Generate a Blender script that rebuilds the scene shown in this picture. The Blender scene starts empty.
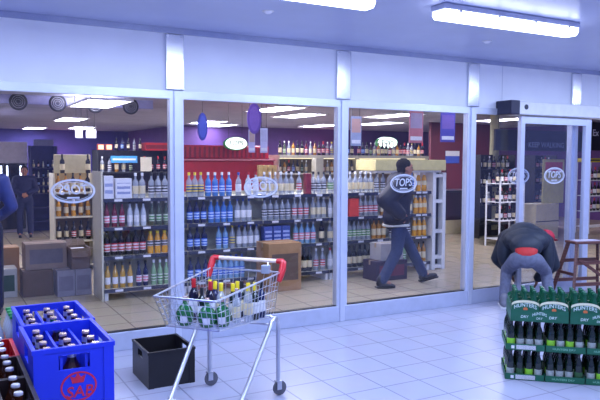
import bpy, bmesh, math, random
from mathutils import Vector, Matrix, Euler
random.seed(7)
S = bpy.context.scene
COL = S.collection
PI = math.pi
V = Vector

# ---------------------------------------------------------------- materials
def lin(c):
    return tuple(((x/255)/12.92 if x/255 <= .04045 else ((x/255+.055)/1.055)**2.4) for x in c)
MATS = {}
def mat(name, c, rough=.5, metal=0., noise=.06, scale=12., spec=.5, emit=None, es=0., alpha=1., coat=0.):
    if name in MATS: return MATS[name]
    m = bpy.data.materials.new(name); m.use_nodes = True
    nt = m.node_tree; b = nt.nodes['Principled BSDF']
    col = lin(c)
    b.inputs['Roughness'].default_value = rough
    b.inputs['Metallic'].default_value = metal
    b.inputs['Specular IOR Level'].default_value = spec
    b.inputs['Coat Weight'].default_value = coat
    b.inputs['Alpha'].default_value = alpha
    if noise > 0:
        tc = nt.nodes.new('ShaderNodeTexCoord'); n = nt.nodes.new('ShaderNodeTexNoise')
        n.inputs['Scale'].default_value = scale; n.inputs['Detail'].default_value = 3
        r = nt.nodes.new('ShaderNodeValToRGB')
        r.color_ramp.elements[0].position = .3; r.color_ramp.elements[1].position = .7
        r.color_ramp.elements[0].color = tuple(x*(1-noise*1.5) for x in col)+(1,)
        r.color_ramp.elements[1].color = tuple(min(1, x*(1+noise*1.5)) for x in col)+(1,)
        nt.links.new(tc.outputs['Object'], n.inputs['Vector'])
        nt.links.new(n.outputs['Fac'], r.inputs['Fac'])
        nt.links.new(r.outputs['Color'], b.inputs['Base Color'])
    else:
        b.inputs['Base Color'].default_value = col+(1,)
    if emit:
        b.inputs['Emission Color'].default_value = lin(emit)+(1,)
        b.inputs['Emission Strength'].default_value = es
    MATS[name] = m
    return m

def mat_tiles(name, c, grout, size, rough, off=(0, 0), var=.05, gap=.02):
    m = bpy.data.materials.new(name); m.use_nodes = True
    nt = m.node_tree; b = nt.nodes['Principled BSDF']
    tc = nt.nodes.new('ShaderNodeTexCoord'); mp = nt.nodes.new('ShaderNodeMapping')
    mp.inputs['Location'].default_value = (-off[0], -off[1], 0)
    br = nt.nodes.new('ShaderNodeTexBrick'); br.offset = 0; br.squash = 1
    br.inputs['Scale'].default_value = 1
    br.inputs['Brick Width'].default_value = size; br.inputs['Row Height'].default_value = size
    br.inputs['Mortar Size'].default_value = size*gap; br.inputs['Mortar Smooth'].default_value = .3
    cl = lin(c)
    br.inputs['Color1'].default_value = tuple(x*(1-var) for x in cl)+(1,)
    br.inputs['Color2'].default_value = tuple(min(1, x*(1+var)) for x in cl)+(1,)
    br.inputs['Mortar'].default_value = lin(grout)+(1,)
    n = nt.nodes.new('ShaderNodeTexNoise'); n.inputs['Scale'].default_value = 5; n.inputs['Detail'].default_value = 6
    mx = nt.nodes.new('ShaderNodeMix'); mx.data_type = 'RGBA'; mx.blend_type = 'MULTIPLY'
    mx.inputs[0].default_value = .12
    nt.links.new(tc.outputs['Object'], mp.inputs['Vector']); nt.links.new(mp.outputs['Vector'], br.inputs['Vector'])
    nt.links.new(tc.outputs['Object'], n.inputs['Vector'])
    nt.links.new(br.outputs['Color'], mx.inputs[6]); nt.links.new(n.outputs['Color'], mx.inputs[7])
    nt.links.new(mx.outputs[2], b.inputs['Base Color'])
    b.inputs['Roughness'].default_value = rough
    return m

def mat_glass(name, tint, ior=1.45, base=.0):
    m = bpy.data.materials.new(name); m.use_nodes = True
    nt = m.node_tree; nt.nodes.clear()
    o = nt.nodes.new('ShaderNodeOutputMaterial'); t = nt.nodes.new('ShaderNodeBsdfTransparent')
    g = nt.nodes.new('ShaderNodeBsdfGlossy'); mx = nt.nodes.new('ShaderNodeMixShader'); f = nt.nodes.new('ShaderNodeFresnel')
    t.inputs['Color'].default_value = tint+(1,); g.inputs['Roughness'].default_value = .02
    ge = nt.nodes.new('ShaderNodeNewGeometry'); im = nt.nodes.new('ShaderNodeMix')
    im.inputs[2].default_value = ior; im.inputs[3].default_value = 1/ior
    nt.links.new(ge.outputs['Backfacing'], im.inputs[0]); nt.links.new(im.outputs[0], f.inputs['IOR'])
    nt.links.new(f.outputs[0], mx.inputs[0]); nt.links.new(t.outputs[0], mx.inputs[1]); nt.links.new(g.outputs[0], mx.inputs[2])
    nt.links.new(mx.outputs[0], o.inputs[0])
    return m

def mat_clear(name, c, a):
    """see-through bottle glass: coloured gloss partly mixed with clear"""
    m = mat(name, c, rough=.08, noise=.04, spec=.7, alpha=a)
    return m

def mat_stripes(name, c1, c2, scale, axis='X', rough=.5, duty=.5):
    m = bpy.data.materials.new(name); m.use_nodes = True
    nt = m.node_tree; b = nt.nodes['Principled BSDF']
    tc = nt.nodes.new('ShaderNodeTexCoord'); w = nt.nodes.new('ShaderNodeTexWave'); w.bands_direction = axis
    w.inputs['Scale'].default_value = scale; w.inputs['Distortion'].default_value = .8
    w.inputs['Detail Scale'].default_value = 3
    r = nt.nodes.new('ShaderNodeValToRGB'); r.color_ramp.interpolation = 'CONSTANT'
    r.color_ramp.elements[1].position = duty
    r.color_ramp.elements[0].color = lin(c1)+(1,); r.color_ramp.elements[1].color = lin(c2)+(1,)
    nt.links.new(tc.outputs['Object'], w.inputs['Vector']); nt.links.new(w.outputs['Fac'], r.inputs['Fac'])
    nt.links.new(r.outputs['Color'], b.inputs['Base Color']); b.inputs['Roughness'].default_value = rough
    return m

# ---------------------------------------------------------------- mesh builder
class MB:
    def __init__(s): s.bm = bmesh.new()
    def _xf(s, vs, M):
        if M is not None: bmesh.ops.transform(s.bm, matrix=M, verts=vs)
        return s
    def box(s, x0, x1, y0, y1, z0, z1, M=None, bev=0):
        r = bmesh.ops.create_cube(s.bm, size=1)
        vs = r['verts']
        for v in vs:
            v.co = V((x0+(v.co.x+.5)*(x1-x0), y0+(v.co.y+.5)*(y1-y0), z0+(v.co.z+.5)*(z1-z0)))
        if bev > 0:
            es = list({e for v in vs for e in v.link_edges})
            q = bmesh.ops.bevel(s.bm, geom=es, offset=bev, segments=2, affect='EDGES', profile=.5)
            vs = list({v for f in q['faces'] for v in f.verts} | {v for v in vs if v.is_valid})
        return s._xf(vs, M)
    def lathe(s, prof, n=14, M=None, cap=True):
        rows = []; vs = []
        for r, z in prof:
            if r < 1e-5:
                v = s.bm.verts.new((0, 0, z)); rows.append([v]); vs.append(v)
            else:
                row = [s.bm.verts.new((r*math.cos(2*PI*i/n), r*math.sin(2*PI*i/n), z)) for i in range(n)]
                rows.append(row); vs += row
        for a, b in zip(rows, rows[1:]):
            for i in range(n):
                j = (i+1) % n
                if len(a) == 1 and len(b) == 1: continue
                if len(a) == 1: s.bm.faces.new((a[0], b[j], b[i]))
                elif len(b) == 1: s.bm.faces.new((a[i], a[j], b[0]))
                else: s.bm.faces.new((a[i], a[j], b[j], b[i]))
        if cap:
            if len(rows[0]) > 1: s.bm.faces.new(rows[0][::-1])
            if len(rows[-1]) > 1: s.bm.faces.new(rows[-1])
        return s._xf(vs, M)
    def tube(s, pts, r, n=8, closed=False, M=None, flat=1.):
        pts = [V(p) for p in pts]; rows = []; vs = []
        N = len(pts); up = None
        for i, p in enumerate(pts):
            if closed: t = (pts[(i+1) % N]-pts[i-1]).normalized()
            else:
                t = ((pts[min(i+1, N-1)]-p).normalized()+(p-pts[max(i-1, 0)]).normalized()).normalized()
            if up is None:
                up = V((0, 0, 1)) if abs(t.z) < .9 else V((1, 0, 0))
            a = t.cross(up).normalized(); b = a.cross(t).normalized(); up = b
            rr = r[i] if isinstance(r, (list, tuple)) else r
            row = [s.bm.verts.new(p+a*rr*math.cos(2*PI*k/n)+b*rr*flat*math.sin(2*PI*k/n)) for k in range(n)]
            rows.append(row); vs += row
        pairs = list(zip(rows, rows[1:]))+([(rows[-1], rows[0])] if closed else [])
        for a, b in pairs:
            for k in range(n):
                j = (k+1) % n
                s.bm.faces.new((a[k], a[j], b[j], b[k]))
        if not closed:
            s.bm.faces.new(rows[0][::-1]); s.bm.faces.new(rows[-1])
        return s._xf(vs, M)
    def ell(s, c, r, R=None, n=16, m=10):
        vs = bmesh.ops.create_uvsphere(s.bm, u_segments=n, v_segments=m, radius=1)['verts']
        M = Matrix.Translation(V(c)) @ (R.to_4x4() if R is not None else Matrix.Identity(4)) @ Matrix.Diagonal((r[0], r[1], r[2], 1)) if not isinstance(r, float) else Matrix.Translation(V(c)) @ Matrix.Diagonal((r, r, r, 1))
        return s._xf(vs, M)
    def limb(s, p0, p1, r0, r1, n=12):
        p0, p1 = V(p0), V(p1); d = p1-p0; L = d.length
        prof = [(r0*math.cos(a), -r0*math.sin(a)) for a in (PI/2, PI/3, PI/6, 0)]
        prof += [(r1*math.cos(a), L+r1*math.sin(a)) for a in (0, PI/6, PI/3, PI/2)]
        M = Matrix.Translation(p0) @ d.to_track_quat('Z', 'Y').to_matrix().to_4x4()
        return s.lathe([(max(0, r) if r > 1e-6 else 0, z) for r, z in prof], n, M)
    def poly(s, pts, d, M=None):
        """extrude a flat outline in local XZ by depth d along +Y"""
        a = [s.bm.verts.new((x, 0, z)) for x, z in pts]; b = [s.bm.verts.new((x, d, z)) for x, z in pts]
        n = len(pts)
        s.bm.faces.new(a); s.bm.faces.new(b[::-1])
        for i in range(n):
            j = (i+1) % n
            s.bm.faces.new((a[j], a[i], b[i], b[j]))
        return s._xf(a+b, M)
    def ring(s, rx, rz, wx, d, n=48, M=None):
        """flat oval ring in local XZ"""
        A = []
        for y in (0, d):
            for k in (0, 1):
                A.append([s.bm.verts.new(((rx-wx*k)*math.cos(2*PI*i/n), y, (rz-wx*k)*math.sin(2*PI*i/n))) for i in range(n)])
        o0, i0, o1, i1 = A
        for i in range(n):
            j = (i+1) % n
            s.bm.faces.new((o0[i], o0[j], i0[j], i0[i])); s.bm.faces.new((o1[j], o1[i], i1[i], i1[j]))
            s.bm.faces.new((o0[j], o0[i], o1[i], o1[j])); s.bm.faces.new((i0[i], i0[j], i1[j], i1[i]))
        return s._xf([v for r in A for v in r], M)
    def build(s, name, m, parent=None, smooth=False, loc=None):
        bmesh.ops.recalc_face_normals(s.bm, faces=s.bm.faces[:])
        me = bpy.data.meshes.new(name); s.bm.to_mesh(me); s.bm.free()
        if smooth:
            for p in me.polygons: p.use_smooth = True
            try: me.set_sharp_from_angle(angle=math.radians(38))
            except Exception: pass
        o = bpy.data.objects.new(name, me); COL.objects.link(o)
        if m: me.materials.append(m)
        if parent is not None: o.parent = parent
        if loc is not None: o.location = loc
        return o

def T(x, y, z): return Matrix.Translation((x, y, z))
def RZ(a): return Matrix.Rotation(a, 4, 'Z')
def RX(a): return Matrix.Rotation(a, 4, 'X')
def RY(a): return Matrix.Rotation(a, 4, 'Y')
def oval(rx, rz, n=40): return [(rx*math.cos(2*PI*i/n), rz*math.sin(2*PI*i/n)) for i in range(n)]

def thing(name, label, cat, loc=(0, 0, 0), rz=0, group=None):
    o = bpy.data.objects.new(name, None); o.empty_display_size = .05; COL.objects.link(o)
    o.location = loc; o.rotation_euler = (0, 0, rz)
    return tag(o, label, cat, group)
def tag(o, label, cat, group=None):
    o['label'] = label; o['category'] = cat
    if group: o['group'] = group
    return o
def struct(o): o['kind'] = 'structure'; return o
def copy_tree(o, parent=None):
    c = o.copy(); COL.objects.link(c)
    if parent is not None: c.parent = parent
    for ch in list(o.children): copy_tree(ch, c)
    return c

def text_mesh(name, s, size, m, parent, M, depth=.002, mirror=False, shear=0., width=None, arch=0.):
    """lettering as a mesh; local X = reading direction, Z up, faces -Y"""
    cu = bpy.data.curves.new(name, 'FONT'); cu.body = s; cu.size = size; cu.extrude = depth; cu.shear = shear
    cu.align_x = 'CENTER'; cu.align_y = 'CENTER'; cu.offset = size*.012; cu.resolution_u = 3
    tmp = bpy.data.objects.new(name+'_curve', cu); COL.objects.link(tmp)
    dg = bpy.context.evaluated_depsgraph_get(); dg.update()
    me = bpy.data.meshes.new_from_object(tmp.evaluated_get(dg))
    bpy.data.objects.remove(tmp); bpy.data.curves.remove(cu)
    xs = [v.co.x for v in me.vertices]; w = max(xs)-min(xs); cx = (max(xs)+min(xs))/2
    k = width/w if width else 1
    for v in me.vertices:
        x = (v.co.x-cx)*k; z = v.co.y
        if arch: z += arch*(1-(x/(w*k/2))**2)
        v.co = V((-x if mirror else x, -v.co.z, z))
    me.transform(M)
    if mirror: me.flip_normals()
    me.materials.clear(); me.materials.append(m)
    o = bpy.data.objects.new(name, me); COL.objects.link(o); o.parent = parent
    me.name = name
    return o

# ---------------------------------------------------------------- palette
M_alu = mat('aluminium', (205, 210, 225), .38, .55, .02)
M_alud = mat('aluminium_sill', (178, 184, 205), .42, .3, .03)
M_header = mat('white_header', (240, 242, 246), .45, 0, .015, 3)
M_ceil = mat('foyer_ceiling', (184, 190, 216), .32, 0, .03, 2)
M_plate = mat('polished_plate', (225, 228, 235), .20, .9, .02)
M_trim = mat('glossy_trim', (190, 195, 212), .16, .85, .03)
M_tube = mat('lamp_glow', (255, 255, 255), .4, 0, 0, emit=(214, 224, 255), es=9)
M_lampbody = mat('lamp_body', (190, 195, 215), .4)
M_panel = mat('panel_glow', (255, 255, 255), .4, 0, 0, emit=(248, 242, 255), es=27)
M_panel2 = mat('panel_glow_dim', (255, 255, 255), .4, 0, 0, emit=(236, 238, 255), es=7)
M_iceil = mat('shop_ceiling', (160, 162, 184), .7, 0, .05, 2)
M_purple = mat('purple_wall', (92, 62, 128), .7, 0, .06, 2)
M_maroon = mat('maroon_wall', (108, 36, 46), .6, 0, .06, 2)
M_white = mat('white_paint', (225, 225, 225), .45, 0, .03)
M_cream = mat('cream_metal', (205, 200, 178), .45, 0, .04)
M_creamd = mat('cream_back_panel', (176, 174, 156), .5, 0, .05)
M_lip = mat('navy_price_strip', (38, 42, 62), .4, 0, .04)
M_paper = mat('white_paper', (222, 222, 226), .6, 0, .04, 30)
M_black = mat('black_plastic', (22, 20, 24), .42, 0, .12, 8)
M_dark = mat('dark_metal', (34, 34, 40), .45, 0, .08)
M_chrome = mat('chrome_wire', (200, 202, 210), .36, .9, .03)
M_blue = mat('blue_plastic', (30, 52, 205), .38, 0, .05, 5)
M_red = mat('red_plastic', (190, 22, 34), .35, 0, .05)
M_redink = mat('red_ink', (200, 34, 70), .5, 0, .05)
M_gold = mat('gold_cap', (226, 196, 176), .25, .7, .05)
M_silver = mat('silver_cap', (205, 205, 210), .3, .7, .05)
M_brown = mat('brown_glass', (52, 24, 14), .1, 0, .1, spec=.7)
M_greeng = mat('green_glass', (16, 92, 44), .08, 0, .1, spec=.7)
M_dgreen = mat('dark_green_glass', (10, 30, 20), .08, 0, .1, spec=.8)
M_card = mat('brown_cardboard', (168, 128, 88), .8, 0, .08, 6)
M_cardg = mat('grey_cardboard', (140, 120, 106), .8, 0, .08, 6)
M_tape = mat('packing_tape', (170, 146, 116), .35, 0, .03)
M_wood = mat_stripes('stool_wood', (96, 58, 52), (80, 46, 42), 9, 'Z', .5, .55)
M_packgreen = mat('green_board', (20, 92, 66), .45, 0, .06)
M_etch = mat('etched_white', (196, 200, 214), .7, 0, .03, alpha=.85)
M_skin = mat('skin', (176, 122, 96), .55, 0, .06, 20)
M_skind = mat('skin_brown', (104, 68, 50), .55, 0, .06, 20)
M_hair = mat('dark_hair', (20, 15, 14), .95, 0, .2, 60)
M_glass = mat_glass('clear_glass', (.90, .92, .97))
M_ink = mat('black_ink', (24, 22, 26), .5, 0, .05)

# ---------------------------------------------------------------- camera
CAM_Y = -5.7077
cam = bpy.data.cameras.new('camera'); co = bpy.data.objects.new('camera', cam); COL.objects.link(co)
cam.sensor_width = 36; cam.lens = 668.16/600*36; cam.clip_start = .05; cam.clip_end = 100
a, pit = .5045, .062
fw = V((math.sin(a)*math.cos(pit), math.cos(a)*math.cos(pit), -math.sin(pit)))
co.location = (0, CAM_Y, 1.65)
co.rotation_euler = (fw.to_track_quat('-Z', 'Y').to_matrix().to_4x4() @ RZ(.005)).to_euler()
S.camera = co

# ================================================================ THE SETTING
HX0, HX1 = -3.5, 13.5
CEIL, ICEIL = 2.78, 2.65
TILE = .326
f1 = struct(MB().box(HX0, HX1, -9, .06, -.1, 0).build('floor', mat_tiles('foyer_tiles', (160, 162, 181), (116, 116, 136), TILE, .28, (2.507, -.539), .02, .02)))
f2 = struct(MB().box(HX0, 16, .06, 21, -.1, 0).build('floor', mat_tiles('shop_tiles', (186, 172, 146), (130, 118, 100), .4, .25, (.1, .1), .04, .02)))
struct(MB().box(HX0, HX1, -9, .02, CEIL, CEIL+.1).build('ceiling', M_ceil))
struct(MB().box(HX0, 16, .08, 21, ICEIL, ICEIL+.1).build('ceiling', M_iceil))
# header wall above the glazing
wf = struct(MB().box(HX0, HX1, 0, .08, 2.235, CEIL).build('wall_front', M_header))
seams = MB()
for x in (5.82,): seams.box(x-.002, x+.002, -.002, 0, 2.24, CEIL-.05)
MB.build(seams, 'panel_seam', mat('seam', (180, 184, 200), .5, 0, 0), wf)
struct(MB().box(HX0, HX1, -.02, .02, CEIL-.052, CEIL).build('trim_1', M_trim))
# back of shop
struct(MB().box(6.65, 16, 14, 14.1, 0, ICEIL).build('wall_back', M_purple))
struct(MB().box(6.65, 6.75, 14, 20, 0, ICEIL).build('wall_back_return', M_purple))
struct(MB().box(HX0, 6.65, 20, 20.1, 0, ICEIL).build('wall_back_left', mat('blue_wall', (70, 66, 150), .7, 0, .06, 2)))
struct(MB().box(HX0-.1, HX0, .06, 20, 0, ICEIL).build('wall_left', M_purple))
struct(MB().box(16, 16.1, .06, 14, 0, ICEIL).build('wall_right', M_purple))

# mullions and glazed bays
MX = [.17, 1.897, 3.625, 5.342, 7.06]
AL = M_alu
for i, x in enumerate(MX):
    t = MB().box(x-.028, x+.028, -.05, .06, 0, 2.235, bev=.004).build('trim_%d' % (i+2), M_alu); struct(t)
    # polished cover plates on the header over each mullion
for i, x in enumerate([.17, 1.886, 3.632, 5.363, 7.07]):
    p = struct(MB().box(x-.083, x+.083, -.03, 0, 2.242, 2.722, bev=.008).build('trim_%d' % (i+8), M_plate))
    s = MB()
    for dz in (2.26, 2.70):
        for dx in (-.06, .06): s.lathe([(0, 0), (.007, 0), (.007, .004), (0, .004)], 8, T(x+dx, -.03, dz) @ RX(PI/2))
    s.build('screw', M_silver, p)

def logo(parent, x, y, z, mirror):
    ring = MB().ring(.178, .100, .017, .002, M=T(x, y-.002, z))
    r = ring.build('etched_oval', M_etch, parent)
    MB().ring(.150, .076, .004, .002, M=T(x, y-.002, z)).build('etched_inner_line', M_etch, r)
    text_mesh('etched_lettering', 'TOPS', .115, M_etch, r, T(x, y-.001, z+.008), .001, mirror, .15, .23)
    MB().box(x-.05, x+.05, y-.002, y, z-.062, z-.048).build('etched_bar', M_etch, r)

for i in range(4):
    x0, x1 = MX[i]+.028, MX[i+1]-.028
    w = struct(MB().box(x0, x1, .0, .012, .155, 2.17).build('window_%d' % (i+1), M_glass))
    f = MB()
    f.box(x0, x0+.034, -.03, .045, .157, 2.235); f.box(x1-.034, x1, -.03, .045, .157, 2.235)
    f.box(x0, x1, -.031, .046, 2.165, 2.235)
    f.build('window_frame', M_alu, w)
    MB().box(x0, x1, -.04, .05, 0, .157, bev=.004).build('sill_panel', M_alud, w)
    MB().box(x0+.034, x1-.034, -.022, .03, .157, .164).build('gasket', M_black, w)
    logo(w, [1.02, 2.73, 4.415, 6.12][i], 0, [1.373, 1.378, 1.39, 1.455][i], i < 2)

# sliding door: operator box and leaf standing just in front of the fixed bay
d = struct(MB().box(5.98, 6.045, -.155, -.10, .02, 2.15, bev=.004).build('door_1', M_alu))
MB().box(7.10, 7.20, -.155, -.10, .02, 2.15, bev=.004).build('door_stile', M_alu, d)
MB().box(6.045, 7.10, -.153, -.102, 2.07, 2.15).build('door_top_rail', M_alu, d)
MB().box(6.045, 7.10, -.153, -.102, .02, .17).build('door_bottom_rail', M_alud, d)
MB().box(6.045, 7.10, -.132, -.122, .17, 2.07).build('door_pane', M_glass, d)
logo(d, 6.58, -.133, 1.46, False)
op = thing('door_operator', 'long white automatic door operator box mounted above the sliding glass door', 'door operator', (5.81, -.2, 2.165))
MB().box(.05, 3.6, -.03, .195, 0, .15, bev=.012).build('cover', M_white, op)
MB().box(-.09, .05, -.045, .195, -.005, .155, bev=.01).build('end_cap', mat('navy_cap', (26, 26, 58), .4), op)
MB().lathe([(0, 0), (.03, 0), (.03, .006), (0, .006)], 14, T(.16, -.03, .085) @ RX(PI/2)).build('round_badge', M_lip, op)
# further right: a doorway, its far jamb and one more wall
struct(MB().box(8.76, 8.83, -.05, .06, 0, 2.235).build('trim_14', M_alu))
w5 = struct(MB().box(8.83, 13.5, 0, .012, .155, 2.17).build('window_5', M_glass))
MB().box(8.83, 13.5, -.04, .05, 0, .157).build('sill_panel', M_alud, w5)

# foyer strip lights
def batten(x0, x1, y, label):
    t = thing('strip_light', label, 'ceiling light', ((x0+x1)/2, y, CEIL), 0, 'foyer strip lights')
    L = (x1-x0)/2
    MB().box(-L, L, -.085, .085, -.045, 0, bev=.012).build('housing', M_lampbody, t)
    b = MB(); b.poly([(-.075, -.0), (-.075, -.035), (-.05, -.062), (.05, -.062), (.075, -.035), (.075, 0)], 2*L-.03, T(L-.015, 0, -.042) @ RZ(PI/2))
    b.build('diffuser', M_tube, t)
    for k in (-.8, -.27, .27, .8):
        for s in (-1, 1): MB().box(k*L-.012, k*L+.012, s*.085-.006, s*.085+.006, -.06, -.03).build('clip', M_silver, t)
    la = bpy.data.lights.new('strip_lamp', 'AREA'); la.shape = 'RECTANGLE'; la.size = 2*L; la.size_y = .12
    la.energy = 58; la.color = (.52, .65, 1)
    lo = bpy.data.objects.new('strip_lamp', la); COL.objects.link(lo); lo.parent = t; lo.location = (0, 0, -.115)
    return t
batten(3.27, 4.72, -1.85, 'long bright strip light on the foyer ceiling above the shop corner')
batten(1.21, 2.68, -1.85, 'strip light cut by the top of the photo, above the trolley')
batten(5.55, 7.0, -1.85, 'strip light beyond the right side of the photo')
batten(7.85, 9.3, -1.85, 'farthest strip light beyond the right side of the photo')
batten(-.9, .57, -1.85, 'strip light beyond the left side of the photo')
for i, x in enumerate((-.2, 2.2, 4.6, 7.0)):
    batten(x, x+1.47, -4.6, 'strip light of the row behind the viewer, %s from left' % ['first', 'second', 'third', 'fourth'][i])
for x, y, s in ((2.3, -1.02, 'near the header, left of centre'), (4.685, -.905, 'beside the right strip light')):
    t = thing('ceiling_sensor', 'small white round ceiling button '+s, 'ceiling sensor', (x, y, CEIL), 0, 'ceiling buttons')
    MB().lathe([(0, -.022), (.02, -.02), (.034, -.008), (.036, 0), (0, 0)], 16).build('dome', mat('button_white', (240, 240, 245), .3), t, True)
    MB().lathe([(.036, -.006), (.046, -.004), (.046, 0), (.036, 0)], 16, cap=False).build('collar', M_white, t, True)

# shop ceiling panels
PANELS = [(2.3, 4.9, 2.5, 'hung low in front of the fan unit'), (3.2, 12.4, ICEIL, 'second from the front on the left'),
          (4.4, 17.3, ICEIL, 'far back on the left'), (3.1, 18.6, ICEIL, 'farthest on the left'), (0.2, 10.5, ICEIL, 'over the cold room'),
          (6.7, 11.7, ICEIL, 'behind the blue hanging oval'), (7.6, 13.1, ICEIL, 'close to the back wall behind the second pane'),
          (6.05, 6.3, ICEIL, 'nearest in the second pane'), (7.4, 7.8, ICEIL, 'middle one in the second pane'),
          (10.2, 11.6, ICEIL, 'far right one in the second pane'), (10.9, 9.5, ICEIL, 'farther one in the third pane'),
          (9.2, 6.6, ICEIL, 'nearer one in the third pane'), (12.4, 6.4, ICEIL, 'behind the sliding door'), (9.0, 2.6, ICEIL, 'inside the doorway'),
          (0.4, 5.0, ICEIL, 'over the cartons on the left'),          (.9, .9, ICEIL, 'added out of view inside the first pane'), (2.75, .9, ICEIL, 'added out of view inside the second pane'), (4.5, .9, ICEIL, 'added out of view inside the third pane'), (6.2, .9, ICEIL, 'added out of view inside the fourth pane'),  # panels inside the panes are unseen, added to brighten the front shelves
           (4.6, 2.6, ICEIL, 'over the front shelves, above the glass line')]
for x, y, z, s in PANELS:
    t = thing('light_panel', 'bright rectangular light panel %s' % s, 'ceiling light', (x, y, z), 0, 'shop ceiling panels')
    fr = MB(); fr.box(-.33, .33, -.78, -.75, -.03, 0); fr.box(-.33, .33, .75, .78, -.03, 0)
    fr.box(-.33, -.30, -.75, .75, -.03, 0); fr.box(.30, .33, -.75, .75, -.03, 0)
    fr.build('panel_frame', M_white, t)
    MB().box(-.30, .30, -.75, .75, -.02, -.004).build('panel_diffuser', M_panel2 if y < 1 else M_panel, t)
    if z < ICEIL-.01:
        h = MB()
        for sx in (-.25, .25):
            for sy in (-.6, .6): h.tube([(sx, sy, 0), (sx, sy, ICEIL-z)], .006, 6)
        h.build('hanger', M_dark, t)

# ================================================================ BOTTLES
ORD = ['first', 'second', 'third', 'fourth', 'fifth', 'sixth', 'seventh', 'eighth', 'ninth', 'tenth', 'eleventh', 'twelfth']
PROF = {
 'spirit': ([(0, 0), (.034, 0), (.037, .006), (.037, .175), (.032, .198), (.016, .222), (.0135, .235), (.0135, .285), (0, .285)], (.05, .145), (.0155, .262, .298)),
 'wine':   ([(0, 0), (.034, 0), (.037, .005), (.037, .185), (.034, .205), (.018, .232), (.0145, .245), (.0145, .305), (0, .305)], (.055, .15), (.0162, .245, .309)),
 'beer':   ([(0, 0), (.027, 0), (.030, .005), (.030, .13), (.026, .155), (.0145, .185), (.0125, .2), (.0125, .226), (0, .226)], (.04, .105), (.0148, .219, .233)),
 'lager':  ([(0, 0), (.027, 0), (.031, .005), (.031, .125), (.026, .155), (.0145, .185), (.0125, .2), (.0125, .226), (0, .226)], (.035, .085), (.0148, .219, .233)),
 'slim':   ([(0, 0), (.030, 0), (.032, .005), (.032, .16), (.028, .185), (.014, .225), (.0125, .235), (.0125, .29), (0, .29)], (.05, .13), (.0145, .265, .3)),
 'juice':  ([(0, 0), (.034, 0), (.038, .008), (.038, .06), (.034, .075), (.038, .09), (.038, .16), (.03, .2), (.018, .235), (.018, .25), (0, .25)], (.09, .155), (.021, .24, .268)),
 'quart':  ([(0, 0), (.036, 0), (.039, .006), (.039, .155), (.034, .185), (.018, .225), (.0145, .24), (.0145, .272), (0, .272)], (.055, .135), (.0165, .268, .279)),
 'flagon': ([(0, 0), (.05, 0), (.064, .02), (.074, .06), (.070, .105), (.05, .145), (.022, .175), (.015, .19), (.015, .215), (0, .215)], None, (.0185, .2, .232)),
}
BOT = {}
def bottle(kind, body, label, cap, labz=None, neck=None):
    """a proto bottle: Empty > body, label, cap; meshes are shared by every copy"""
    key = (kind, body.name, label.name if label else '', cap.name, neck.name if neck else '')
    if key in BOT: return BOT[key]
    prof, lz, cp = PROF[kind]
    n = 12
    def mk(p, m, nm):
        o = MB().lathe(p, n).build(nm, m, None, True); me = o.data; bpy.data.objects.remove(o); return me
    parts = [('body', mk(prof, body, 'body'))]
    if label and lz:
        r = max(p[0] for p in prof if lz[0]-.02 <= p[1] <= lz[1]+.06)+.0008
        o = MB().lathe([(r, lz[0]), (r+.0004, lz[0]+.002), (r+.0004, lz[1]-.002), (r, lz[1])], n, cap=False).build('label', label, None, True)
        parts.append(('label', o.data)); bpy.data.objects.remove(o)
    r, z0, z1 = cp
    parts.append(('cap', mk([(0, z0), (r, z0), (r*1.02, z1-.004), (r*.9, z1), (0, z1)], cap, 'cap')))
    if neck:
        zz = z0-.05
        parts.append(('neck_label', mk([(r*1.02, zz), (r*1.0, zz+.035)], neck, 'neck_label')))
    BOT[key] = parts; KIND[id(parts)] = kind
    return parts
KIND = {}
NAMES = {'spirit': ('spirit_bottle', 'spirit bottle'), 'wine': ('wine_bottle', 'wine bottle'), 'beer': ('beer_bottle', 'beer bottle'), 'lager': ('beer_bottle', 'beer bottle'), 'slim': ('mixer_bottle', 'mixer bottle'), 'juice': ('juice_bottle', 'juice bottle'), 'quart': ('quart_bottle', 'crate bottle'), 'flagon': ('flagon', 'flagon')}
def put(name, parts, label, cat, loc, rz=0, group=None, sc=1., par=None):
    name, cat = NAMES[KIND[id(parts)]]
    t = thing(name, label, cat, loc, rz, group)
    for nm, me in parts:
        o = bpy.data.objects.new(nm, me); COL.objects.link(o); o.parent = t
    if sc != 1.: t.scale = (sc, sc, sc)
    return t

def lab2(name, c1, c2, sc=9):
    """two colour label paper: horizontal bands along the bottle"""
    return mat_stripes('label_'+name, c1, c2, sc, 'Z', .5, .5)
G_clear = mat_clear('clear_bottle', (186, 194, 206), .55)
G_blue = mat_clear('blue_bottle', (72, 130, 205), .85)
G_lblue = mat_clear('pale_blue_bottle', (140, 185, 226), .75)
G_red = mat_clear('red_bottle', (120, 24, 44), .95)
G_dark = mat('dark_bottle', (26, 24, 34), .12, 0, .08)
G_navy = mat('navy_bottle', (26, 34, 78), .12, 0, .08)
G_amber = mat_clear('amber_bottle', (186, 128, 40), .92)
G_gold = mat_clear('golden_bottle', (206, 160, 66), .92)
G_green = mat_clear('pale_green_bottle', (150, 190, 140), .8)
G_yellow = mat('orange_juice_bottle', (226, 160, 40), .25, 0, .06)
G_silver = mat('frosted_bottle', (190, 196, 206), .3, 0, .05)
G_olive = mat_clear('olive_bottle', (74, 86, 66), .92)
L_white = mat('label_white', (226, 226, 228), .5, 0, .05, 40)
L_blue = lab2('blue', (40, 96, 200), (190, 210, 240))
L_red = lab2('red', (190, 30, 44), (228, 220, 222))
L_yel = lab2('yellow', (220, 196, 90), (60, 80, 130))
L_blk = lab2('black', (30, 30, 36), (210, 210, 214))
L_pink = lab2('pink', (226, 120, 140), (232, 226, 232))
L_green = lab2('green', (60, 130, 60), (214, 220, 200))
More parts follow.
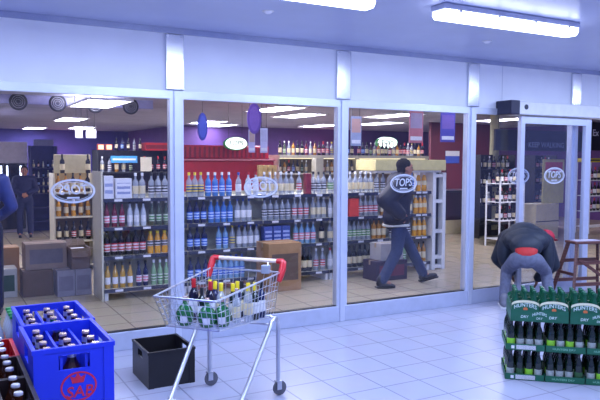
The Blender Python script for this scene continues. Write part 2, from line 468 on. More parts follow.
L_cream = mat('label_cream', (222, 208, 170), .5, 0, .06, 40)
C_white = mat('cap_white', (232, 232, 236), .4, 0, .03)
C_blue = mat('cap_blue', (30, 70, 170), .35, 0, .03)
C_red = mat('cap_red', (186, 28, 36), .35, 0, .03)
C_black = mat('cap_black', (22, 22, 26), .35, 0, .03)
C_yel = mat('cap_yellow', (232, 208, 34), .4, 0, .03)
C_green = mat('cap_green', (26, 130, 70), .4, 0, .03)

K = {  # kind -> (parts, words)
 'red':    (bottle('slim', G_red, L_pink, C_black), 'red dark-capped bottle'),
 'silver': (bottle('slim', G_silver, L_white, C_black), 'frosted white bottle'),
 'olive':  (bottle('slim', G_olive, L_green, C_white), 'dark green-tinted bottle'),
 'darkred':(bottle('spirit', G_dark, L_red, C_black), 'dark red-label bottle'),
 'juice':  (bottle('juice', G_yellow, L_blk, C_yel), 'orange juice bottle'),
 'golden': (bottle('slim', G_gold, L_white, C_black), 'golden white-label bottle'),
 'darkpink':(bottle('slim', G_navy, L_pink, C_black), 'dark pink-label bottle'),
 'greenclear':(bottle('slim', G_green, L_green, C_white), 'pale green bottle'),
 'yellab': (bottle('spirit', G_clear, L_yel, C_yel), 'clear yellow-label bottle'),
 'blue':   (bottle('spirit', G_blue, L_blue, C_white), 'blue white-capped bottle'),
 'bluedark':(bottle('spirit', G_navy, L_blue, C_black), 'navy blue-label bottle'),
 'whitelab':(bottle('spirit', G_clear, L_white, C_blue), 'clear white-label blue-capped bottle'),
 'redcap': (bottle('spirit', G_silver, L_white, C_red), 'white red-capped bottle'),
 'clear':  (bottle('spirit', G_clear, L_cream, C_white), 'clear cream-label bottle'),
 'whitered':(bottle('spirit', G_clear, L_red, C_white), 'clear red-and-white-label bottle'),
 'clearblk':(bottle('spirit', G_clear, L_blk, C_black), 'clear black-label bottle'),
 'pink':   (bottle('spirit', G_lblue, L_pink, C_white), 'pale pink-label bottle'),
 'dark':   (bottle('wine', G_dark, L_cream, C_black), 'dark cream-label bottle'),
 'amber':  (bottle('spirit', G_amber, L_cream, C_black), 'amber cream-label bottle'),
 'yellow': (bottle('juice', G_yellow, L_cream, C_white), 'yellow drink bottle'),
 'greenlab':(bottle('spirit', G_clear, L_green, C_black), 'clear green-label bottle'),
 'lblue':  (bottle('spirit', G_lblue, L_blue, C_blue), 'pale blue bottle'),
 'redtop': (bottle('wine', G_dark, L_red, C_red), 'dark red-topped bottle'),
 'wine':   (bottle('wine', M_dgreen, L_white, C_red), 'green white-label wine bottle'),
}
SH = {4: (1.178, 'top shelf'), 3: (.848, 'second shelf'), 2: (.514, 'third shelf'), 1: (.132, 'bottom shelf')}
def row(sh, x0, x1, n, kind, where, y=2.1, z=None, shname=None, jit=.0008, sc=1.):
    parts, words = K[kind]
    zz, nm = SH[sh] if z is None else (z, shname)
    n = min(n, max(1, int((x1-x0)/.0765)))
    for i in range(n):
        x = x0+(x1-x0)*(i+.5)/n+random.uniform(-jit, jit)
        o = ORD[i] if n > 1 else ''
        lab = ('%s %s from left on the %s, %s' % (o, words, nm, where)) if n > 1 else '%s on the %s, %s' % (words, nm, where)
        put('bottle', parts, lab, 'bottle', (x, y+random.uniform(-jit, jit), zz), random.uniform(0, 6), '%s, %s, %s' % (words, nm, where), sc*random.uniform(.985, 1.0))

# ---------------------------------------------------------------- shelving run
def shelf_unit(x, label, end=None, W=1.0):
    t = thing('shelf_unit', label, 'shelving', (x, 2.02, 0), 0, 'front run of shop shelving')
    MB().box(.0, W, .44, .46, .06, 1.22).build('back_panel', M_creamd, t)
    u = MB(); u.box(0, .025, .42, .47, 0, 1.26); u.box(W-.025, W, .42, .47, 0, 1.26)
    u.build('upright', M_cream, t)
    for z in (.13, .512, .846, 1.176):
        s = MB().box(.002, W-.002, .0, .44, z-.03, z).build('shelf', M_cream, t)
        MB().box(.002, W-.002, -.014, -.001, z-.038, z+.004).build('price_strip', M_lip, s)
        tg = MB()
        for cx in (.17, .5, .83*W): tg.box(cx-.045, cx+.045, -.0175, -.0145, z-.03, z-.003)
        tg.build('price_tags', M_paper, s)
        b = MB()
        for bx in (.012, W-.024): b.box(bx, bx+.012, .06, .44, z-.075, z-.031)
        if z > .2: b.build('bracket', M_cream, s)
    for bx in (.01, W-.05):
        MB().box(bx, bx+.04, .01, .44, 0, .10).build('foot', M_white, t)
    if end is not None:
        ex = -.022
        MB().box(ex, ex+.02, -.01, .47, .0, 1.49).build('end_panel', M_cream, t)
    return t
SX = [1.705, 2.715, 3.725, 4.735, 5.745]
SD = ['left bay of the front shelving, with solid end panel', 'second bay of the front shelving, full of blue bottles', 'middle bay of the front shelving, with a carton before it',
      'fourth bay of the front shelving, behind the second upright', 'right end bay of the front shelving, behind the walking person']
for x, dsc, e in zip(SX, SD, (-1, None, None, None, None)): shelf_unit(x, dsc, e, .74 if x > 5.7 else 1.0)
t = thing('end_stand', 'white metal end stand with dark niche at the right end of the front shelving', 'stand', (6.5, 1.99, 0))
MB().box(0, .06, 0, .46, 0, 1.45, bev=.004).build('side_post', M_white, t); MB().box(.19, .25, 0, .46, 0, 1.45, bev=.004).build('side_post', M_white, t)
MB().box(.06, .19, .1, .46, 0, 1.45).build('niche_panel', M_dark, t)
for z in (.02, .16, .55, 1.0, 1.38): MB().box(.06, .19, .01, .1, z, z+.05, bev=.003).build('cross_rail', M_white, t)

LB, MBY, RB = 'left shelf bay', 'behind the second pane', 'behind the walking person'
row(4, 2.06, 2.22, 2, 'clear', LB); row(4, 2.25, 2.66, 5, 'clearblk', LB)
row(3, 1.72, 1.98, 3, 'red', LB); row(3, 1.99, 2.23, 3, 'silver', LB); row(3, 2.25, 2.68, 5, 'olive', LB)
row(2, 1.72, 2.22, 6, 'darkred', LB); row(2, 2.23, 2.66, 5, 'juice', LB)
row(1, 1.72, 2.07, 4, 'golden', LB); row(1, 2.09, 2.25, 2, 'darkpink', LB); row(1, 2.27, 2.66, 5, 'greenclear', LB)
row(4, 2.72, 2.95, 3, 'yellab', MBY); row(4, 2.96, 3.33, 5, 'blue', MBY); row(4, 3.34, 3.49, 2, 'whitelab', MBY)
row(4, 3.5, 3.71, 3, 'redcap', MBY); row(4, 3.74, 4.22, 6, 'clear', MBY); row(4, 4.23, 4.36, 2, 'whitered', MBY); row(4, 4.47, 4.72, 3, 'clearblk', MBY); row(4, 4.74, 4.98, 3, 'greenlab', MBY)
row(3, 2.72, 2.99, 4, 'bluedark', MBY); row(3, 3.0, 3.34, 4, 'blue', MBY); row(3, 3.36, 3.6, 3, 'whitelab', MBY)
row(3, 3.74, 4.17, 5, 'clearblk', MBY); row(3, 4.18, 4.45, 3, 'whitered', MBY); row(3, 4.47, 4.72, 3, 'clear', MBY); row(3, 4.74, 4.98, 3, 'silver', MBY)
row(2, 2.72, 3.0, 4, 'bluedark', MBY); row(2, 3.1, 3.28, 2, 'lblue', MBY); row(2, 3.29, 3.37, 1, 'yellab', MBY); row(2, 3.38, 3.71, 4, 'whitelab', MBY)
row(2, 4.2, 4.56, 4, 'pink', MBY); row(2, 4.58, 4.72, 2, 'dark', MBY); row(2, 4.74, 4.98, 3, 'clear', MBY)
row(1, 2.72, 3.02, 4, 'bluedark', MBY); row(1, 3.04, 3.5, 6, 'lblue', MBY)
row(1, 4.1, 4.5, 5, 'dark', MBY); row(1, 4.51, 4.72, 3, 'whitered', MBY); row(1, 4.75, 4.98, 3, 'redcap', MBY)
TP = 'behind the third pane'
row(4, 5.06, 5.5, 5, 'clear', TP); row(4, 5.5, 5.72, 3, 'clearblk', TP); row(4, 5.78, 6.0, 2, 'dark', TP); row(4, 6.02, 6.24, 3, 'lblue', TP); row(4, 6.26, 6.47, 2, 'yellow', TP)
row(3, 5.24, 5.58, 4, 'whitered', TP); row(3, 5.6, 5.73, 2, 'amber', TP); row(3, 5.78, 6.2, 5, 'clear', TP); row(3, 6.22, 6.47, 3, 'yellow', TP)
row(2, 5.06, 5.45, 5, 'greenlab', TP); row(2, 5.47, 5.73, 3, 'amber', TP); row(2, 5.78, 6.18, 4, 'clearblk', TP); row(2, 6.2, 6.47, 3, 'yellow', TP)
row(1, 5.06, 5.5, 5, 'dark', TP); row(1, 5.78, 6.1, 4, 'greenclear', TP); row(1, 6.2, 6.47, 3, 'amber', TP)

def carton(name, label, cat, x0, x1, y0, y1, z0, z1, m, band=None, group=None, rz=0, open_=False, tape=True):
    """a printed carton: board body, printed panels, flaps with a taped seam"""
    cx, cy = (x0+x1)/2, (y0+y1)/2; w, d, h = (x1-x0)/2, (y1-y0)/2, z1-z0
    t = thing(name, label, cat, (cx, cy, z0), rz, group)
    if not open_:
        MB().box(-w, w, -d, d, 0, h, bev=min(.006, w*.1)).build('body', m, t)
        if tape: MB().box(-w-.001, w+.001, -.02, .02, h-.06, h+.001).build('tape', M_tape, t)
    else:
        b = MB()
        b.box(-w, w, -d, -d+.006, 0, h); b.box(-w, w, d-.006, d, 0, h); b.box(-w, -w+.006, -d, d, 0, h); b.box(w-.006, w, -d, d, 0, h); b.box(-w, w, -d, d, 0, .006)
        b.build('body', m, t)
        MB().box(-w, w, -.12, 0, 0, .005, T(0, -d, h) @ RX(math.radians(55))).build('flap', m, t)
        MB().box(-w, w, 0, .12, 0, .005, T(0, d, h) @ RX(math.radians(35))).build('flap', m, t)
        MB().box(0, .11, -d, d, 0, .005, T(w, 0, h) @ RY(math.radians(30))).build('flap', m, t)
    if band:
        MB().box(-w*.8, w*.8, -d-.0015, -d, h*.22, h*.78).build('printed_panel', band, t)
    return t
B_white = mat('white_board', (222, 222, 228), .55, 0, .04)
carton('drink_carton', 'left white carton with blue band on the top shelf, left bay', 'carton', 1.72, 1.83, 2.03, 2.16, 1.178, 1.44, B_white, lab2('cartonblue', (150, 160, 200), (226, 226, 232), 4), 'white cartons on the top shelf', tape=False)
carton('drink_carton', 'right, wider white carton on the top shelf, left bay', 'carton', 1.85, 2.04, 2.03, 2.16, 1.178, 1.41, B_white, lab2('cartonblue2', (140, 150, 190), (226, 226, 232), 5), 'white cartons on the top shelf', tape=False)
R_board = mat('red_board', (186, 34, 40), .5, 0, .05)
carton('gift_box', 'dark red narrow gift box among clear bottles on the top shelf', 'gift box', 4.375, 4.455, 2.05, 2.13, 1.178, 1.45, mat('wine_board', (130, 24, 40), .5), None, None, tape=False)
carton('gift_box', 'bright red box on the second shelf beside the second upright', 'gift box', 5.06, 5.22, 2.04, 2.16, .848, 1.10, mat('orange_red_board', (220, 66, 48), .5), None, None, tape=False)
for i in range(3):
    carton('drink_carton', '%s blue carton from left on the third shelf above the cardboard box' % ORD[i], 'carton', 3.75+i*.13, 3.87+i*.13, 2.03, 2.15, .514, .77, mat('blue_board', (64, 84, 160), .5, 0, .06), lab2('cartonblue3', (60, 80, 160), (170, 184, 226), 6), 'blue cartons on the third shelf', tape=False)
carton('cardboard_box', 'large brown cardboard box standing on the floor before the middle shelving bay', 'box', 3.6, 4.06, 1.6, 1.96, 0, .60, M_card, mat('box_print', (104, 84, 72), .7), None)
carton('cardboard_box', 'dark purple case on the floor behind the legs of the walking person', 'box', 5.2, 5.72, 1.58, 1.9, 0, .27, mat('purple_board', (52, 36, 62), .6), mat('case_print', (110, 40, 66), .6), None)
carton('cardboard_box', 'pale grey carton standing on top of the dark purple case', 'box', 5.3, 5.68, 1.62, 1.88, .27, .5, mat('pale_board', (176, 172, 172), .7), None, None)

# canopy over the right end of the front shelving
t = thing('shelf_canopy', 'cream box canopy over the right end of the front shelving', 'canopy', (5.42, 1.93, 1.455))
MB().box(0, 1.27, 0, .5, 0.03, .185, bev=.01).build('fascia', mat('cream_fascia', (214, 202, 140), .5), t)
MB().box(0.05, 1.22, .05, .45, .0, .03).build('soffit', M_white, t)
MB().box(.35, .37, .44, .47, -.275, .0).build('support', M_cream, t)
MB().box(1.2, 1.22, .44, .47, -.275, .0).build('support', M_cream, t)

# ---------------------------------------------------------------- rear wall shelving (seen above the front run)
def rear_unit(x, label):
    t = thing('wall_shelf', label, 'shelving', (x, 6.0, 0), 0, 'tall wall shelving behind the front run')
    MB().box(0, 1.86, .42, .44, 0, 1.66).build('back_panel', mat('rear_back', (150, 132, 96), .6), t)
    for z in (.2, .62, 1.0, 1.36): MB().box(.02, 1.84, 0, .42, z-.03, z).build('shelf', M_cream, t)
    s = MB().box(0, 1.86, -.04, .44, 1.66, 1.72).build('top_shelf', M_cream, t)
    MB().box(.04, 1.82, .05, .09, 1.645, 1.66).build('lamp_strip', mat('warm_strip', (255, 240, 200), .4, 0, 0, emit=(255, 236, 180), es=1.6), s)
    for sx in (0, 1.84): MB().box(sx, sx+.02, 0, .42, 0, 1.66).build('side_panel', M_cream, t)
    return t
RX_ = [5.98, 7.86]
for x, w_ in zip(RX_, ('left', 'right')): rear_unit(x, '%s unit of the tall cream wall shelving with lit bottles' % w_)
WS = {'a': ('left wall shelf', 6.0), 'c': ('right wall shelf', 7.88)}
SEQ = ['dark', 'amber', 'redtop', 'dark', 'clear', 'amber', 'dark', 'whitered', 'olive', 'amber', 'redtop', 'dark', 'yellab', 'clear', 'darkred', 'bluedark', 'red']
ORD2 = ORD+['thirteenth', 'fourteenth', 'fifteenth', 'sixteenth', 'seventeenth', 'eighteenth']
for k, (nm, x0) in WS.items():
    for i in range(18):
        for q_, (z, shn) in enumerate(((1.36, 'lit shelf'), (1.72, 'very top'))):
            if q_ == 0 and ((k == 'a' and i in (7, 8)) or (k == 'c' and i < 8)): continue
            parts, words = K[SEQ[(i*5+q_*3+(k == 'c')*7) % 17]]
            put('bottle', parts, '%s, %s from left on the %s of the %s' % (words, ORD2[i], shn, nm), 'bottle', (x0+.06+i*.1, 6.1, z), i, 'bottles on the %s of the %s' % (shn, nm), .85 if q_ == 0 else .92)
t = thing('display_column', 'cream square column standing before the left tall wall shelf', 'column', (6.78, 5.85, 0))
MB().box(-.09, .09, -.09, .09, 0, 1.66, bev=.008).build('shaft', M_cream, t)
MB().box(-.12, .12, -.12, .12, 0, .1, bev=.006).build('base', M_cream, t)
t = thing('lit_display', 'bright backlit cream display panel on the right tall wall shelf', 'display', (7.92, 5.99, 1.36))
MB().box(-.02, .72, .02, .1, 0.02, .27, bev=.008).build('casing', M_cream, t)
MB().box(.01, .69, .012, .02, .05, .25).build('lit_face', mat('lit_face', (255, 250, 220), .4, 0, 0, emit=(255, 248, 196), es=2.6), t)
MB().box(-.02, .72, .012, .1, 0, .02).build('ledge', M_cream, t)

# red promotional display left of the wall shelving
t = thing('red_display', 'long red display cabinet with ribbed red top at the back', 'display cabinet', (3.98, 6.0, 0))
RD = mat('deep_red', (168, 26, 40), .35, 0, .08)
MB().box(0, 1.9, 0, .6, 0, 1.6, bev=.02).build('cabinet', RD, t)
MB().box(-.01, 1.91, -.05, .62, 1.6, 1.635, bev=.008).build('shelf_edge', mat('pale_red', (196, 120, 130), .3), t)
c = MB().box(.06, 1.84, .1, .5, 1.635, 1.89, bev=.03).build('crown_box', RD, t)
r = MB()
for i in range(18): r.box(.1+i*.095, .14+i*.095, .088, .1, 1.66, 1.86)
r.build('ribs', mat('rib_red', (120, 20, 36), .4), c)
for i in range(4):
    carton('display_case', '%s cream card triangle-topped pack from left on the front edge of the red cabinet' % ORD[i], 'pack', 5.42+i*.1, 5.5+i*.1, 5.72, 5.8, 1.2, 1.52, mat('pack_tan', (214, 186, 120), .5), None, 'tan packs before the red cabinet', tape=False)
t = thing('plinth', 'low red plinth before the red display cabinet', 'plinth', (5.3, 5.62, 0)); MB().box(0, .6, 0, .3, 0, 1.2, bev=.01).build('block', RD, t); MB().box(-.02, .62, -.02, .32, 1.17, 1.2).build('ledge', M_red, t)

# back-left tall shelving, lit warm, behind the left bay
def tall_unit(x, y, w, h, zs, label, back, frame=M_cream, d=.42, group=None):
    t = thing('tall_shelf', label, 'shelving', (x, y, 0), 0, group)
    MB().box(0, w, d-.02, d, 0, h).build('back_panel', back, t)
    for z in zs: MB().box(.02, w-.02, 0, d-.02, z-.025, z).build('shelf', frame, t)
    for sx in (0, w-.02): MB().box(sx, sx+.02, 0, d, 0, h).build('side_panel', frame, t)
    return t
tall_unit(1.52, 4.3, .58, 1.42, (.1, .45, .8, 1.15), 'yellowish shelf unit of amber bottles behind the left cartons', mat('ochre_back', (140, 118, 78), .6))
for z, nm, kk in ((1.15, 'upper', ('amber', 'amber', 'dark', 'amber', 'dark')), (.8, 'middle', ('yellow', 'amber', 'yellow', 'amber', 'yellow')), (.45, 'lower', ('dark', 'dark', 'darkred', 'dark', 'darkred'))):
    for i, k in enumerate(kk):
        put('bottle', K[k][0], '%s, %s from left on the %s shelf behind the cartons' % (K[k][1], ORD[i], nm), 'bottle', (1.6+i*.103, 4.4, z), i, 'bottles on the yellowish unit', .9)
t = thing('top_sign', 'blank cream header board on top of the yellowish shelf unit', 'board', (1.56, 4.5, 1.42)); MB().box(0, .52, 0, .03, 0, .27, bev=.006).build('board', mat('cream_board', (196, 186, 150), .6), t); MB().box(.02, .05, .03, .1, 0, .2).build('brace', M_cream, t)
for i, x in enumerate((1.66, 2.02)):
    put('bottle', K['dark'][0], 'dark bottle standing before the cream header board, %s one' % ('left', 'right')[i], 'bottle', (x, 4.4, 1.42) , 0, 'dark bottles by the header board', .9)
tall_unit(2.5, 6.0, 1.3, 1.78, (.3, .7, 1.05, 1.4), 'dark shelf unit of red topped bottles behind the left shelf bay', mat('dark_back', (40, 36, 52), .6), M_dark)
for z, nm, kk in ((1.4, 'lower', ('clear', 'clearblk', 'amber', 'clear', 'olive', 'redtop', 'redtop', 'darkred', 'redtop', 'redtop')),):
    for i, k in enumerate(kk):
        if i == 5: continue
        put('bottle', K[k][0], '%s, %s from left in the dark shelf unit' % (K[k][1], ORD[i]), 'bottle', (2.6+i*.124, 6.1, z), i, 'bottles in the dark shelf unit', .9)
t = thing('top_crate_row', 'red box on top of the dark shelf unit, right end', 'box', (3.36, 6.05, 1.78)); MB().box(0, .42, 0, .3, 0, .14, bev=.008).build('body', R_board, t); MB().box(-.005, .425, -.003, .0, .03, .1).build('printed_panel', mat('red_print', (120, 20, 30), .5), t)
t = thing('shelf_sign', 'bright blue strip sign on the dark shelf unit', 'sign', (2.72, 5.97, 1.56)); MB().box(0, .46, 0, .02, 0, .12, bev=.004).build('board', mat('cyan_board', (64, 150, 214), .4), t); MB().box(.03, .43, -.002, 0, .045, .075).build('white_band', M_white, t)
t = thing('price_card', 'plain cream card board hanging at the dark shelf unit', 'card', (3.24, 5.979, 1.41)); MB().box(0, .2, 0, .02, 0, .25, bev=.003).build('card', M_cream, t); MB().box(.09, .11, -.004, 0, .22, .25).build('clip', M_silver, t)

# cold room with lit doors, far left, and the blue bottle rack beside it
t = thing('cold_room', 'white cold room with dark lit glass doors at far left', 'cold room', (.2, 10.0, 0))
MB().box(-1.0, 1.66, .12, 2.2, 0, 1.98, bev=.01).build('cabinet', mat('coldroom_white', (186, 182, 196), .5), t)
MB().box(-1.0, 1.66, .0, .12, 1.52, 1.98, bev=.01).build('fascia', mat('coldroom_white2', (196, 192, 206), .5), t)
for i in range(4):
    x = -.62+i*.56
    dd = MB().box(x, x+.54, .04, .11, .08, 1.5, bev=.006).build('glass_door', mat('cold_glass', (22, 24, 40), .15), t)
    MB().box(x+.44, x+.475, .02, .04, .92, 1.46).build('light_tube', mat('cold_tube', (255, 255, 255), .4, 0, 0, emit=(230, 236, 255), es=6), dd)
    for q_ in (.05, .17): MB().box(x+q_, x+q_+.03, .02, .04, .92, 1.46).build('light_tube', MATS['cold_tube'], dd)
    MB().box(x+.5, x+.52, .0, .04, .6, 1.0).build('handle', M_silver, dd)
tall_unit(1.9, 9.85, .56, 1.9, (.25, .55, .85, 1.02, 1.2, 1.42), 'blue lit rack of small dark bottles beside the cold room', mat('rack_blue', (40, 44, 120), .5), mat('rack_frame', (44, 46, 110), .5), .4)
for r, z in enumerate((1.42, 1.2, 1.02, .85)):
    for i in range(5):
        k = ('clear', 'darkred', 'silver', 'bluedark', 'clear')[(i+r) % 5]
        put('bottle', K[k][0], '%s, %s from left on the %s row of the blue rack' % (K[k][1], ORD[i], ('top', 'second', 'third', 'lowest')[r]), 'bottle', (1.97+i*.1, 9.95, z), i, 'bottles on the blue rack', .55)
t = thing('rack_header', 'grey-blue header board on top of the blue rack', 'board', (1.98, 9.95, 1.9)); MB().box(0, .42, 0, .03, 0, .14, bev=.005).build('board', mat('greyblue', (110, 116, 160), .5), t); MB().box(.19, .23, .03, .06, 0, .1).build('brace', M_dark, t)

# ceiling fan unit
t = thing('fan_unit', 'long pale ceiling fan unit with a row of round dark fans', 'fan unit', (.2, 5.9, 2.5))
MB().box(0, 3.25, 0, .5, 0, .15, bev=.008).build('casing', mat('fan_casing', (150, 150, 190), .45, .2), t)
for i in range(5):
    x = .45+i*.6
    g = MB().lathe([(0, 0), (.135, 0), (.14, .012), (.12, .02), (0, .02)], 24, T(x, 0, .035) @ RX(PI/2)).build('fan_guard', M_dark, t, True)
    rr = MB()
    for q in (.04, .07, .1): rr.ring(q, q, .004, .004, 24, T(x, -.024, .035))
    rr.build('guard_ring', M_silver, g)

# hanging signs
def hang(name, label, cat, x, y, z0, z1, w, m, kind, face=None):
    t = thing(name, label, cat, (x, y, z0), 0)
    h = z1-z0
    if kind == 'oval':
        MB().poly(oval(w/2, h/2), .012, T(0, 0, h/2)).build('board', m, t)
        if face: MB().poly(oval(w*.36, h*.4), .002, T(0, -.0022, h/2)).build('printed_face', face, t)
    else:
        MB().box(-w/2, w/2, 0, .01, 0, h, bev=.002).build('board', m, t)
        if face: MB().box(-w*.42, w*.42, -.002, 0, h*.45, h*.92).build('printed_face', face, t)
        MB().box(-w*.42, w*.42, -.002, 0, h*.08, h*.2).build('footer_band', M_paper, t)
    s = MB()
    for dx in ((0,) if kind == 'oval' else (-w*.35, w*.35)): s.tube([(dx, .005, h-.002), (dx, .005, ICEIL-z0)], .0025, 5)
    s.build('cord', M_dark, t)
    return t
hang('hanging_sign', 'blue pointed oval sign hanging behind the second pane, left one', 'hanging sign', 2.60, 1.2, 1.84, 2.14, .115, mat('sign_blue', (52, 58, 150), .45), 'oval', mat('sign_blue2', (70, 84, 180), .45))
hang('hanging_sign', 'larger purple oval sign hanging behind the second pane', 'hanging sign', 3.22, 1.2, 1.925, 2.27, .175, mat('sign_purple', (98, 62, 150), .45), 'oval', mat('sign_purple2', (120, 84, 170), .45))
hang('hanging_banner', 'left narrow pale banner hanging below the purple oval', 'banner', 3.42, 1.7, 1.72, 2.0, .085, mat('banner_pale', (186, 180, 214), .6), 'rect', mat('banner_tan', (176, 150, 140), .6))
hang('hanging_banner', 'right narrow grey banner hanging below the purple oval', 'banner', 3.68, 1.9, 1.72, 2.03, .1, mat('banner_grey', (190, 190, 220), .6), 'rect', mat('banner_grey2', (176, 176, 204), .6))
hang('hanging_poster', 'grey-blue poster with orange emblem hanging in the third pane, left', 'poster', 4.60, 1.2, 1.81, 2.17, .155, mat('poster_grey', (150, 160, 190), .55), 'rect', mat('poster_orange', (190, 150, 140), .55))
hang('hanging_poster', 'pink and grey poster hanging in the third pane, middle', 'poster', 5.535, 1.2, 1.86, 2.28, .225, mat('poster_rose', (190, 112, 122), .55), 'rect', mat('poster_lilac', (168, 150, 176), .55))
hang('hanging_poster', 'blue and lilac poster hanging in the third pane, right', 'poster', 6.07, 1.2, 1.88, 2.27, .25, mat('poster_blue', (72, 66, 160), .55), 'rect', mat('poster_violet', (112, 88, 168), .55))

hang('hanging_card', 'small white card hanging above the dark shelf unit, left of two', 'hanging card', 2.2, 6.0, 1.98, 2.13, .12, M_white, 'rect')
hang('hanging_card', 'small white card hanging above the dark shelf unit, right of two', 'hanging card', 2.4, 6.0, 1.98, 2.13, .17, M_white, 'rect')
for i in range(2):
    t = thing('lit_box', '%s small orange lit box on top of the dark shelf unit' % ('left', 'right')[i], 'lit box', (2.52+i*.14, 6.06, 1.78), 0, 'orange lit boxes')
    MB().box(0, .11, 0, .08, 0, .10, bev=.005).build('casing', mat('orange_case', (190, 70, 40), .5), t)
    MB().box(.012, .098, -.003, 0, .012, .088).build('lit_face', mat('orange_glow', (255, 200, 150), .5, 0, 0, emit=(255, 190, 120), es=.9), t)
for i, k in enumerate(('dark', 'bluedark', 'dark', 'clearblk', 'dark')):
    put('bottle', K[k][0], '%s, %s from left on top of the dark shelf unit' % (K[k][1], ORD[i]), 'bottle', (2.86+i*.105, 6.15, 1.78), i, 'bottles on top of the dark shelf unit', .7)
def glow_sign(x, y, z, w, h, label, foot):
    t = thing('lit_sign', label, 'lit sign', (x, y, z))
    MB().poly(oval(w/2, h/2), .09, T(0, 0, 0)).build('casing', mat('sign_green', (40, 150, 60), .4), t)
    f = MB().poly(oval(w/2*.94, h/2*.9), .006, T(0, -.006, .004)).build('lit_face', mat('sign_glow', (255, 255, 255), .4, 0, 0, emit=(246, 255, 232), es=1.7), t)
    text_mesh('lettering', 'TOPS', h*.5, mat('sign_letter', (60, 96, 60), .5), f, T(0, -.007, .005), .001, False, .2, w*.66)
    if foot: MB().tube([(0, .045, -h/2), (0, .045, foot-z)], .02, 8).build('stem', M_silver, t)
    else:
        s = MB()
        for dx in (-w*.3, w*.3): s.tube([(dx, .045, h*.38), (dx, .045, ICEIL-z)], .004, 5)
        s.build('hanger', M_dark, t)
glow_sign(4.97, 5.75, 2.02-.10, .46, .25, 'glowing white oval shop sign with green rim above the red cabinet', None)
glow_sign(8.68, 6.1, 2.0, .55, .26, 'glowing white oval shop sign standing on the right tall wall shelf', 1.7205)

# till area and things beyond the sliding door
t = thing('till_counter', 'long dark till counter with cream kick panel at the back right', 'counter', (9.78, 5.62, 0))
MB().box(0, 3.2, 0, .6, .3, .92, bev=.01).build('front_panel', mat('counter_dark', (58, 30, 40), .4), t)
MB().box(-.03, 3.23, -.04, .64, .92, .96, bev=.008).build('worktop', mat('counter_top', (40, 36, 44), .3), t)
MB().box(.02, 3.18, .01, .59, 0, .3).build('kick_panel', mat('counter_cream', (206, 192, 150), .5), t)
t = thing('monitor', 'small till monitor with pale screen standing on the dark counter', 'monitor', (11.95, 5.75, .96))
MB().box(-.16, .16, -.02, .03, .12, .36, bev=.008).build('casing', M_black, t); MB().box(-.14, .14, -.022, -.02, .14, .34).build('screen', mat('screen_glow', (150, 170, 190), .3, 0, 0, emit=(120, 140, 170), es=.6), t)
MB().tube([(0, .01, .01), (0, .01, .14)], .02).build('stem', M_black, t); MB().box(-.09, .09, -.07, .07, 0, .015).build('base', M_black, t)
struct(MB().box(11.9, 14.1, 8.5, 8.6, 0, ICEIL).build('wall_partition', M_maroon))
t = thing('wall_poster', 'white and blue poster strip on the maroon wall', 'poster', (12.4, 8.48, 1.54)); MB().box(0, .5, 0, .018, 0, .34).build('sheet', mat('poster_sky', (66, 90, 190), .5), t); MB().box(0, .5, -.002, 0, .2, .34).build('white_band', M_paper, t)
t = thing('maroon_barrel', 'dark reddish-brown round barrel board on the maroon wall', 'barrel', (12.1, 8.44, 1.3)); MB().poly(oval(.3, .3), .0598, T(0, 0, 0)).build('disc', mat('barrel_brown', (96, 48, 36), .6), t); MB().ring(.3, .3, .03, .01, 32, T(0, -.01, 0)).build('hoop', M_dark, t)

t = thing('cream_column', 'plain cream round column left of the sliding door inside', 'column', (10.78, 5.05, 0))
MB().lathe([(0, 0), (.10, 0), (.10, ICEIL-.002), (0, ICEIL-.002)], 24).build('shaft', mat('column_cream', (190, 184, 140), .6), t, True)
MB().lathe([(.10, 0), (.125, 0), (.125, .1), (.10, .12)], 24).build('base_ring', M_dark, t, True)
def tall_rack(x, y, w, h, label):
    t = thing('wire_rack', label, 'rack', (x, y, 0))
    b = MB()
    for dx in (0, w):
        for dy in (0, .35): b.tube([(dx, dy, 0), (dx, dy, h)], .018, 6)
    b.build('posts', M_white, t)
    for z in (.15, .5, .85, 1.2):
        if z < h: MB().box(0, w, 0, .35, z-.015, z, bev=.003).build('shelf', M_white, t)
    return t
tall_rack(9.3, 3.4, .62, 1.25, 'white metal rack of bottles seen between the uprights by the door')
for z, nm in ((.5, 'second'), (.85, 'third'), (1.2, 'top')):
    for i, k in enumerate(('dark', 'wine', 'darkred', 'wine', 'dark')):
        put('bottle', K[k][0], '%s, %s from left on the %s shelf of the white rack' % (K[k][1], ORD[i], nm), 'bottle', (9.38+i*.11, 3.55, z), i, 'bottles on the white rack by the door', .85)
tall_rack(12.85, 4.2, .9, 1.6, 'white metal rack at the right edge beyond the open doorway')
for z, nm in ((.5, 'second'), (.85, 'third'), (1.2, 'top')):
    for i, k in enumerate(('dark', 'darkred', 'wine', 'dark', 'wine', 'amber')):
        put('bottle', K[k][0], '%s, %s from left, %s shelf at right edge' % (K[k][1], ORD[i], nm), 'bottle', (12.95+i*.13, 4.35, z), i, 'bottles on the right edge rack', .95)
t = thing('yellow_box', 'yellow box lying on the rack at the right edge', 'box', (12.95, 4.25, 1.6))
MB().box(-.1, .7, 0, .3, 0, .09, bev=.006, M=T(0, 0, 0)).build('body', mat('yellow_board', (216, 196, 50), .5), t); MB().box(-.1, .7, -.002, 0, .03, .06).build('printed_band', M_dark, t)

